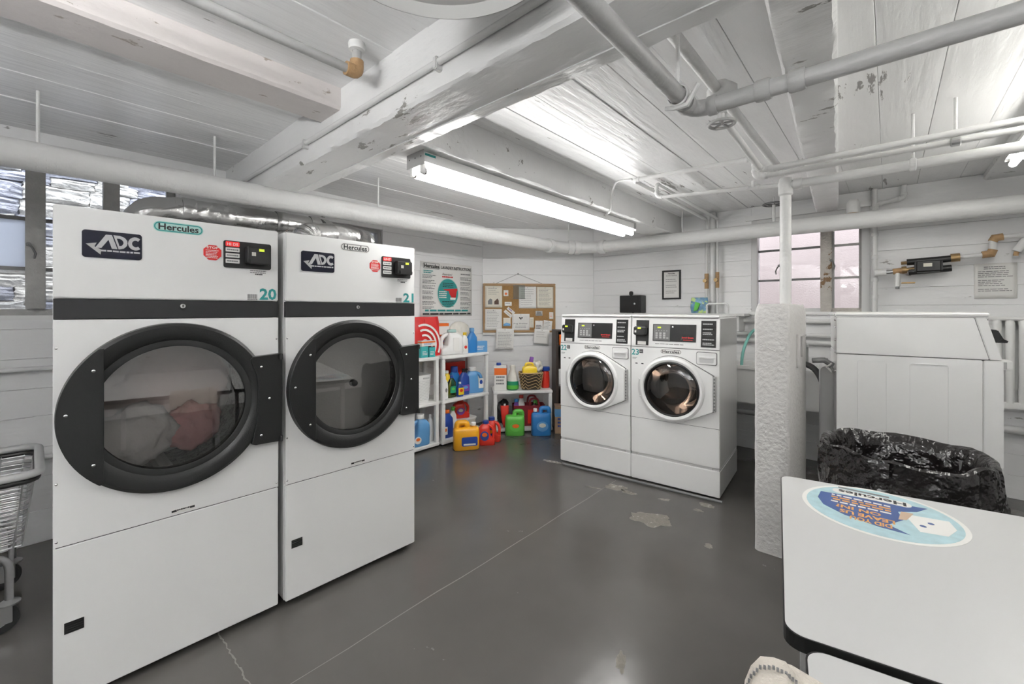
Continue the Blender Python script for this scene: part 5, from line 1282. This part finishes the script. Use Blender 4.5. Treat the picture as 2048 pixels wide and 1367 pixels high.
sheet('card', 'round white cut-out tag high on the cork', 'paper', onb(.262, 1.585), AD, .062, .075, [('print', MB().prism(circle(.031, .03, .016, 12), 0, 0), 'orange')], pin=False)
pkt = thing('clear_pocket', 'clear plastic brochure pocket on the cork', 'pocket', onb(.385, 1.555, -.027), AD)
MB().box(0, .15, -.012, -.010, 0, .175).build('pocket_front', M['clear'], pkt)
MB().box(-.01, .155, -.013, -.001, -.006, .0).build('pocket_base', M['greyp'], pkt)
# laundry poster on the left wall
ps = sheet('laundry_poster', 'large laundry instructions poster with a green circle on the left wall', 'poster', (XL+.006, 2.815, 1.338), 90, .765, .61, [], 'paper', curl=.006, pin=False, group=None)
def pp_(mb, name, m, y=-.010):
    mb.v = [(x, y - .006*(abs(x/.765-.5)*2)**2*1.2 - .0004, z) for x, _, z in mb.v]; return mb.build(name, M[m], ps)
pp_(MB().holed(rrect(.03, .27, .53, .595, .02), rrect(.034, .266, .534, .591, .018), 0, 0), 'brand_outline', 'grey_ink', -.0075)
pp_(text(MB(), 'Hercules', .042, .540, .044, .215, 0, bold=.03), 'brand_lettering', 'ink', -.010)
pp_(text(MB(), 'LAUNDRY INSTRUCTIONS', .285, .540, .036, .46, 0, bold=.02, shear=.2), 'title_lettering', 'ink')
pp_(text(MB(), 'Attention!', .30, .470, .026, .15, 0, shear=.2), 'subtitle', 'ink')
pp_(lines(MB(), .30, .46, .445, 1, .01, .014, 0, 3, ragged=0), 'subtitle', 'red')
pp_(lines(MB(), .035, .20, .50, 2, .02, .012, 0, 30), 'heading', 'teal')
pp_(lines(MB(), .02, .21, .455, 26, .0148, .007, 0, 31, gap=4), 'small_print', 'grey_ink')
pp_(lines(MB(), .575, .745, .455, 26, .0148, .007, 0, 32, gap=4), 'small_print', 'grey_ink')
pp_(lines(MB(), .58, .73, .49, 1, .0148, .014, 0, 33, ragged=0), 'heading', 'grey_ink')
pp_(MB().add([(x, 0, z) for x, z in circle(.39, .265, .158, 48, .172)], [tuple(range(48))]), 'circle_rim', 'tealpale', -.0072)
pp_(MB().add([(x, 0, z) for x, z in circle(.39, .265, .150, 48, .164)], [tuple(range(48))]), 'green_circle', mat('poster_green', (.03, .33, .25), .6) and 'teal', -.0078)
pp_(MB().add([(.32,0,.31),(.53,0,.325),(.53,0,.298),(.52,0,.29),(.505,0,.215),(.42,0,.215),(.40,0,.29),(.32,0,.302)], [tuple(range(8))]), 'cup_print', 'red', -.0084)
pp_(MB().add([(.423,0,.19),(.50,0,.19),(.505,0,.215),(.42,0,.215)], [(0,1,2,3)]), 'cup_fill', 'paper', -.0086)
pp_(lines(MB(), .255, .375, .275, 4, .022, .010, 0, 34, ragged=.1), 'circle_print', 'paper', -.0086)
pp_(lines(MB(), .31, .48, .375, 3, .020, .008, 0, 35, ragged=.1), 'circle_print', 'ink', -.0086)
pp_(lines(MB(), .30, .48, .165, 4, .018, .006, 0, 36, ragged=.2), 'circle_print', 'ink', -.0086)
pp_(lines(MB(), .055, .70, .055, 1, .02, .020, 0, 37, ragged=0), 'phone_line', 'teal')
pp_(lines(MB(), .025, .735, .018, 1, .02, .018, 0, 38, ragged=0), 'foot_line', 'ink')
# back wall notices
sheet('wall_notice', 'white typed notice taped to the back wall right of the black valve', 'paper', (.500, YB-.006, 1.492), 0, .218, .268,
      [('heading', lines(MB(), .05, .17, .238, 2, .014, .006, 0, 40, ragged=.2), 'grey_ink'), ('print', lines(MB(), .02, .20, .205, 12, .0135, .005, 0, 41, gap=5), 'grey_ink')], pin=False, group=None)
fr = thing('framed_notice', 'narrow black framed notice on the back wall above the washers', 'picture frame', (-1.957, YB-.002, 1.529), 0)
W_, H_ = .212, .332
for q in ((0, W_, 0, .018), (0, W_, H_-.018, H_), (0, .018, .018, H_-.018), (W_-.018, W_, .018, H_-.018)): MB().box(q[0], q[1], -.02, 0, q[2], q[3]).build('frame_rail', M['black2'], fr, bevel=.002)
MB().box(.018, W_-.018, -.008, -.002, .018, H_-.018).build('sheet', M['paper'], fr)
lines(MB(), .04, .17, .225, 8, .022, .006, -.0092, 44, gap=3).build('print', M['grey_ink'], fr)
text(MB(), 'Hercules', .065, .288, .016, .08, -.0092, bold=.03).build('brand_lettering', M['ink'], fr)
text(MB(), 'Lost Items', .045, .266, .014, .12, -.0092, shear=.2).build('title_lettering', M['ink'], fr)
bx = thing('lock_box', 'black metal lock box standing against the back wall above the washers', 'lock box', (-2.425, 4.70, 1.376), 0)
MB().box(0, .27, 0, .14, 0, .205).build('box_body', M['black2'], bx, bevel=.004)
MB().box(.006, .235, -.004, .0, .006, .199).build('box_door', M['black2'], bx, bevel=.001, seg=1)
MB().box(.105, .150, .03, .06, .205, .255).build('hasp', M['black2'], bx, bevel=.008)
MB().lathe([(.0005,-.012),(.012,-.010),(.014,-.003)], 16, (.195, 0, .105), 'y').build('lock', M['chrome'], bx)
MB().box(.12, .14, .08, .10, -.40, .0).build('wall_bracket', M['black2'], bx)
sb = thing('soap_pouch', 'green and blue printed pouch tucked behind the thin pipes', 'pouch', (-1.50, 4.70, 1.375), 0)
MB().loft([ring_se(.16, .05, 0, p=.5), ring_se(.18, .06, .06, p=.5), ring_se(.17, .04, .14, p=.5), ring_se(.165, .01, .165, p=.5)]).build('pouch_body', mat('pouch_print', (.12, .26, .40), .4, vary=.9, vscale=30, peel=(.45, .6, .2), peel_scale=22, peel_at=.56), sb, smooth=50)
MB().prism([(-.05,.02),(-.01,.03),(.02,.10),(-.03,.12)], -.037, -.030).build('leaf_print', M['green'], sb)
sl = thing('wall_ledge', 'narrow white ledge on the back wall behind the washers', 'ledge', (-2.45, 4.60, 0), 0)
MB().box(0, 1.40, 0, .245, 1.345, 1.372).build('ledge_board', M['white2'], sl, bevel=.004)
for x in (.05, .70, 1.32): MB().box(x, x+.03, .02, .24, 1.20, 1.345).build('ledge_bracket', M['white2'], sl)
# radiator
rd = thing('radiator', 'white cast iron radiator on the back wall behind the side washer', 'radiator', (.56, 4.62, .70), 0)
secs = MB().tube(bend([(0,.01,.03),(0,.0,.62),(0,.14,.62),(0,.13,.03)], .03), .024, 10).mesh('section', M['plastic'], smooth=45)
for k in range(14): inst(secs, 'section', rd, (.03+k*.062, .0, .0))
MB().box(-.02, .90, -.012, .015, .0, .05).build('bottom_rail', M['plastic'], rd, bevel=.008)
MB().box(-.02, .90, -.012, .16, .63, .655).build('top_rail', M['plastic'], rd, bevel=.008)
for x in (.1, .75): MB().box(x, x+.03, .10, .22, .1, .13).build('wall_bracket', M['plastic'], rd)
MB().box(.17, .90, -.03, -.016, .02, .64).build('front_plate', M['plastic'], rd, bevel=.006)
# laundry sink behind the stub
sk = thing('laundry_sink', 'white laundry tub on legs behind the concrete stub', 'sink', (-1.50, 4.20, 0), 0)
L_, D_ = 1.44, .52
m = MB(); m.box(0, L_, 0, .05, .58, .905).box(0, L_, D_-.05, D_, .58, .905).box(0, .05, .05, D_-.05, .58, .905).box(L_-.05, L_, .05, D_-.05, .58, .905).box(.05, L_-.05, .05, D_-.05, .58, .62).box(L_/2-.02, L_/2+.02, .05, D_-.05, .62, .88)
m.build('tub', M['plastic'], sk, bevel=.008)
MB().box(-.01, L_+.01, -.015, .045, .875, .91).build('rim', M['plastic'], sk, bevel=.008)
for x in (.04, L_-.08):
    for y in (.03, D_-.07): MB().box(x, x+.04, y, y+.04, 0, .58).build('leg', M['black2'], sk)
MB().tube(bend([(.95, .48, .90), (.95, .48, 1.10), (.95, .30, 1.10), (.95, .28, 1.02)], .05), .012, 8).build('faucet', M['chrome'], sk, smooth=40)
tag(MB().tube(bend([(-.92, 4.70, 1.25), (-.98, 4.55, 1.20), (-1.02, 4.40, 1.02), (-1.02, 4.36, .80)], .1, 8), .013, 8).build('tap_hose', M['hose'], smooth=50), 'short pale teal hose hooked into the laundry tub', 'hose')
tag(MB().tube(bend([(-.60, 4.30, .88), (-.56, 4.16, .99), (-.40, 3.95, .96), (-.30, 3.75, .72), (-.28, 3.62, .40)], .18, 8), .022, 10).build('drain_hose', M['rubber'], smooth=50), 'black drain hose arching from the tub to the side washer', 'hose')
tag(MB().tube([(-1.02, 4.12, .52), (-.62, 4.12, .52)], .022, 10).build('grey_bar', M['greyp'], smooth=50), 'dark bar below the laundry tub behind washer 23', 'pipe')
for q, (x, z) in enumerate(((-1.0, 1.33), (-.3, 1.17))):
    pass
for z, lab in ((1.30, 'upper'), (1.17, 'middle'), (1.10, 'lower')):
    pipe('wall_pipe', lab + ' white pipe running along the back wall above the laundry tub', [(-1.55, 4.81, z), (-.02, 4.81, z)], .020, 'pipe')
